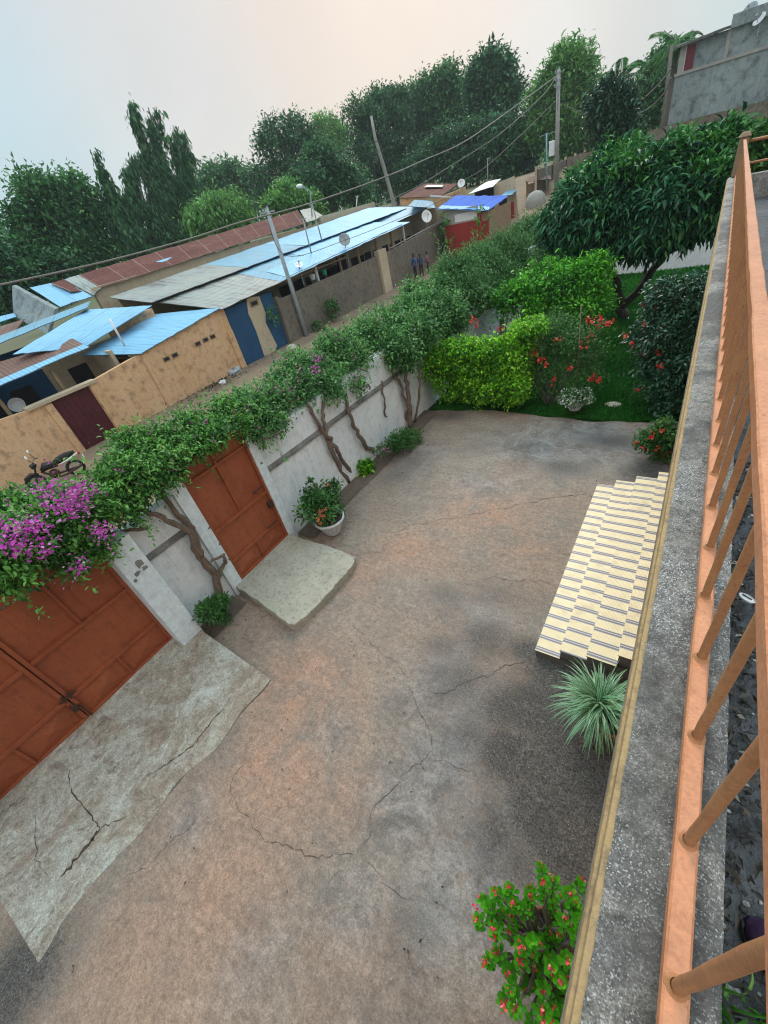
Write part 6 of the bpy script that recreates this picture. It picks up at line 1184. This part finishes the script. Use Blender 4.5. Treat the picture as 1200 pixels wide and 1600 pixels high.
tree('broadleaf_tree','highest tree on the skyline with a domed crown',[(765,105,22),(785,110,18),(750,120,20),(775,130,28),(750,150,28),(795,150,26),(770,180,34),(770,92,10)],G['far2'],1700,8,.55,Y=80)
tree('broadleaf_tree','dark tree filling the slope above the cream house',[(700,235,36),(740,225,38),(780,215,36),(720,262,34),(770,250,34),(670,255,30),(810,235,34),(825,200,30),(810,265,28),(640,275,24)],G['far2'],2400,8,.5,Y=72)
tree('feathery_pine','tall feathery tree directly behind the power pole',[(885,95,20),(905,92,16),(870,112,20),(895,120,26),(915,115,16),(855,140,20),(885,155,30),(860,180,30),(900,190,32),(915,160,24),(870,215,30),(900,225,28),(840,165,18),(845,210,24),(930,125,6),(935,150,10)],G['far3'],2200,8,.5,Y=70,width=.25,tpl='long',droop=-.3,sprig=.4)
tree('round_tree','dark dense round tree standing alone between power pole and cement house',[(950,150,20),(968,158,18),(940,175,22),(965,185,24),(950,205,24),(975,205,16),(935,160,12)],G['dark'],1300,9,.30,Y=44,sigma=.3)
tree('broadleaf_tree','hazy tree left of the cement house corner',[(1035,100,20),(1045,130,22),(1015,125,20),(1000,150,20),(1030,155,24),(1005,180,22),(1045,175,16),(985,170,12),(1050,85,12)],G['far1'],1200,8,.45,Y=70)
tree('broadleaf_tree','low greenery behind the dark round tree',[(930,160,16),(915,200,22),(990,185,18),(925,225,20),(985,200,16),(1010,195,14)],G['far3'],700,8,.5,Y=76)
# more of the garden beyond the terrace end, right of the post
tree('garden_tree','bright leafy tree seen past the end of the terrace railing',[(1188,232,22),(1215,245,30),(1190,265,20),(1235,225,30)],G['mid'],700,9,.17,Y=16,sigma=.16,tpl='ovate',group=None,rt=.1)
# coconut palms
def palm(label,px,py,Y,Lf,n=16,mat='far1',lean=0):
    c=P(px,py,Y=Y); t=thing('coconut_palm',label,'palm tree',(c[0]+lean,c[1],gz(c[0],c[1])-.3)); MB().tube([(c[0]+lean,c[1],gz(c[0],c[1])-.3),(c[0]+lean*.4,c[1],c[2]*.6),c],[.28,.2,.14],8).build('trunk',MAT['bark_grey'],t,smooth=True)
    r=random.Random(px)
    for k in range(n):
        a=6.283*k/n+r.uniform(-.2,.2); el=r.uniform(-.2,1.2); d=np.array([math.cos(a)*math.cos(el),math.sin(a)*math.cos(el),math.sin(el)]); p=np.array(c); sp=[p]
        for i in range(9): d=nrm(d+np.array([0,0,-.17])); p=p+d*Lf/9; sp.append(p)
        sp=np.array(sp); pos=[];dr=[]
        for i in range(1,9):
            dd=nrm(sp[i]-sp[i-1]); sd_=nrm(np.cross(dd,[0,0,1]))
            for s_ in (-1,1):
                for q_ in (0,.33,.66): pos.append(sp[i-1]+(sp[i]-sp[i-1])*q_); dr.append(sd_*s_+dd*.5+np.array([0,0,-.35]))
        f=leaves('frond',np.array(pos),np.array(dr),Lf*.24,Lf*.035,G[mat],t,'leaf')
        MB().tube(list(sp),taper(10,.05,.012),4).build('rib',MAT['bark_grey'],f)
palm('coconut palm head rising behind the dark round tree',968,128,58,2.6)
palm('coconut palm fronds just left of the cement house roof',1058,72,56,2.8,14)
# distant building through the trees on the left
t=house('distant_house','tiny pale building with dark windows far off under the left trees',(P(80,420,X=-85)[0],30,0),'building')
a=P(62,432,X=-85); b_=P(95,412,X=-85); mb=MB(); mb.box((-88,a[1],a[2]-1),(-85,b_[1],b_[2])); mb.build('wall',MAT['white'],t)
for k in range(3): y=a[1]+(b_[1]-a[1])*(.25+.25*k); part(t,'window',MAT['darkin'],((-84.99,y,(a[2]+b_[2])/2-.2),(-84.9,y+.9,(a[2]+b_[2])/2+.8)))
# distant tree belt behind everything
n=26000; bl=[]
for k in range(46):
    a_=rad(-100+k*2.6); D=150+30*math.sin(k*2.3); bl.append((np.array([math.sin(a_)*D,math.cos(a_)*D,3.5+1.8*math.sin(k*1.7)]),(9,9,4.6+1.5*math.sin(k*3.1))))
p_,d_,t_,_=crown_pts(bl,4200,7,1.0,.1,inner=.6); s_=1.5*(.7+.6*rng.random(len(p_))); o=leaves('distant_woods',p_,d_,s_,s_*.6,G['far1'],None,'leaf',t_); tag(o,'distant belt of woods along the horizon','woods',kind='stuff')

# ------------------------------------------------------------------ haze
mb=MB(); mb.box((-300,-120,-2),(260,330,26)); m=bpy.data.materials.new('haze'); m.use_nodes=True; nt_=m.node_tree; nt_.nodes.clear()
pv=nt_.nodes.new('ShaderNodeVolumePrincipled'); pv.inputs['Color'].default_value=(.86,.94,1,1); pv.inputs['Density'].default_value=.00045; pv.inputs['Anisotropy'].default_value=.2
oo=nt_.nodes.new('ShaderNodeOutputMaterial'); nt_.links.new(pv.outputs[0],oo.inputs['Volume'])
tag(mb.build('haze',m),kind='stuff')
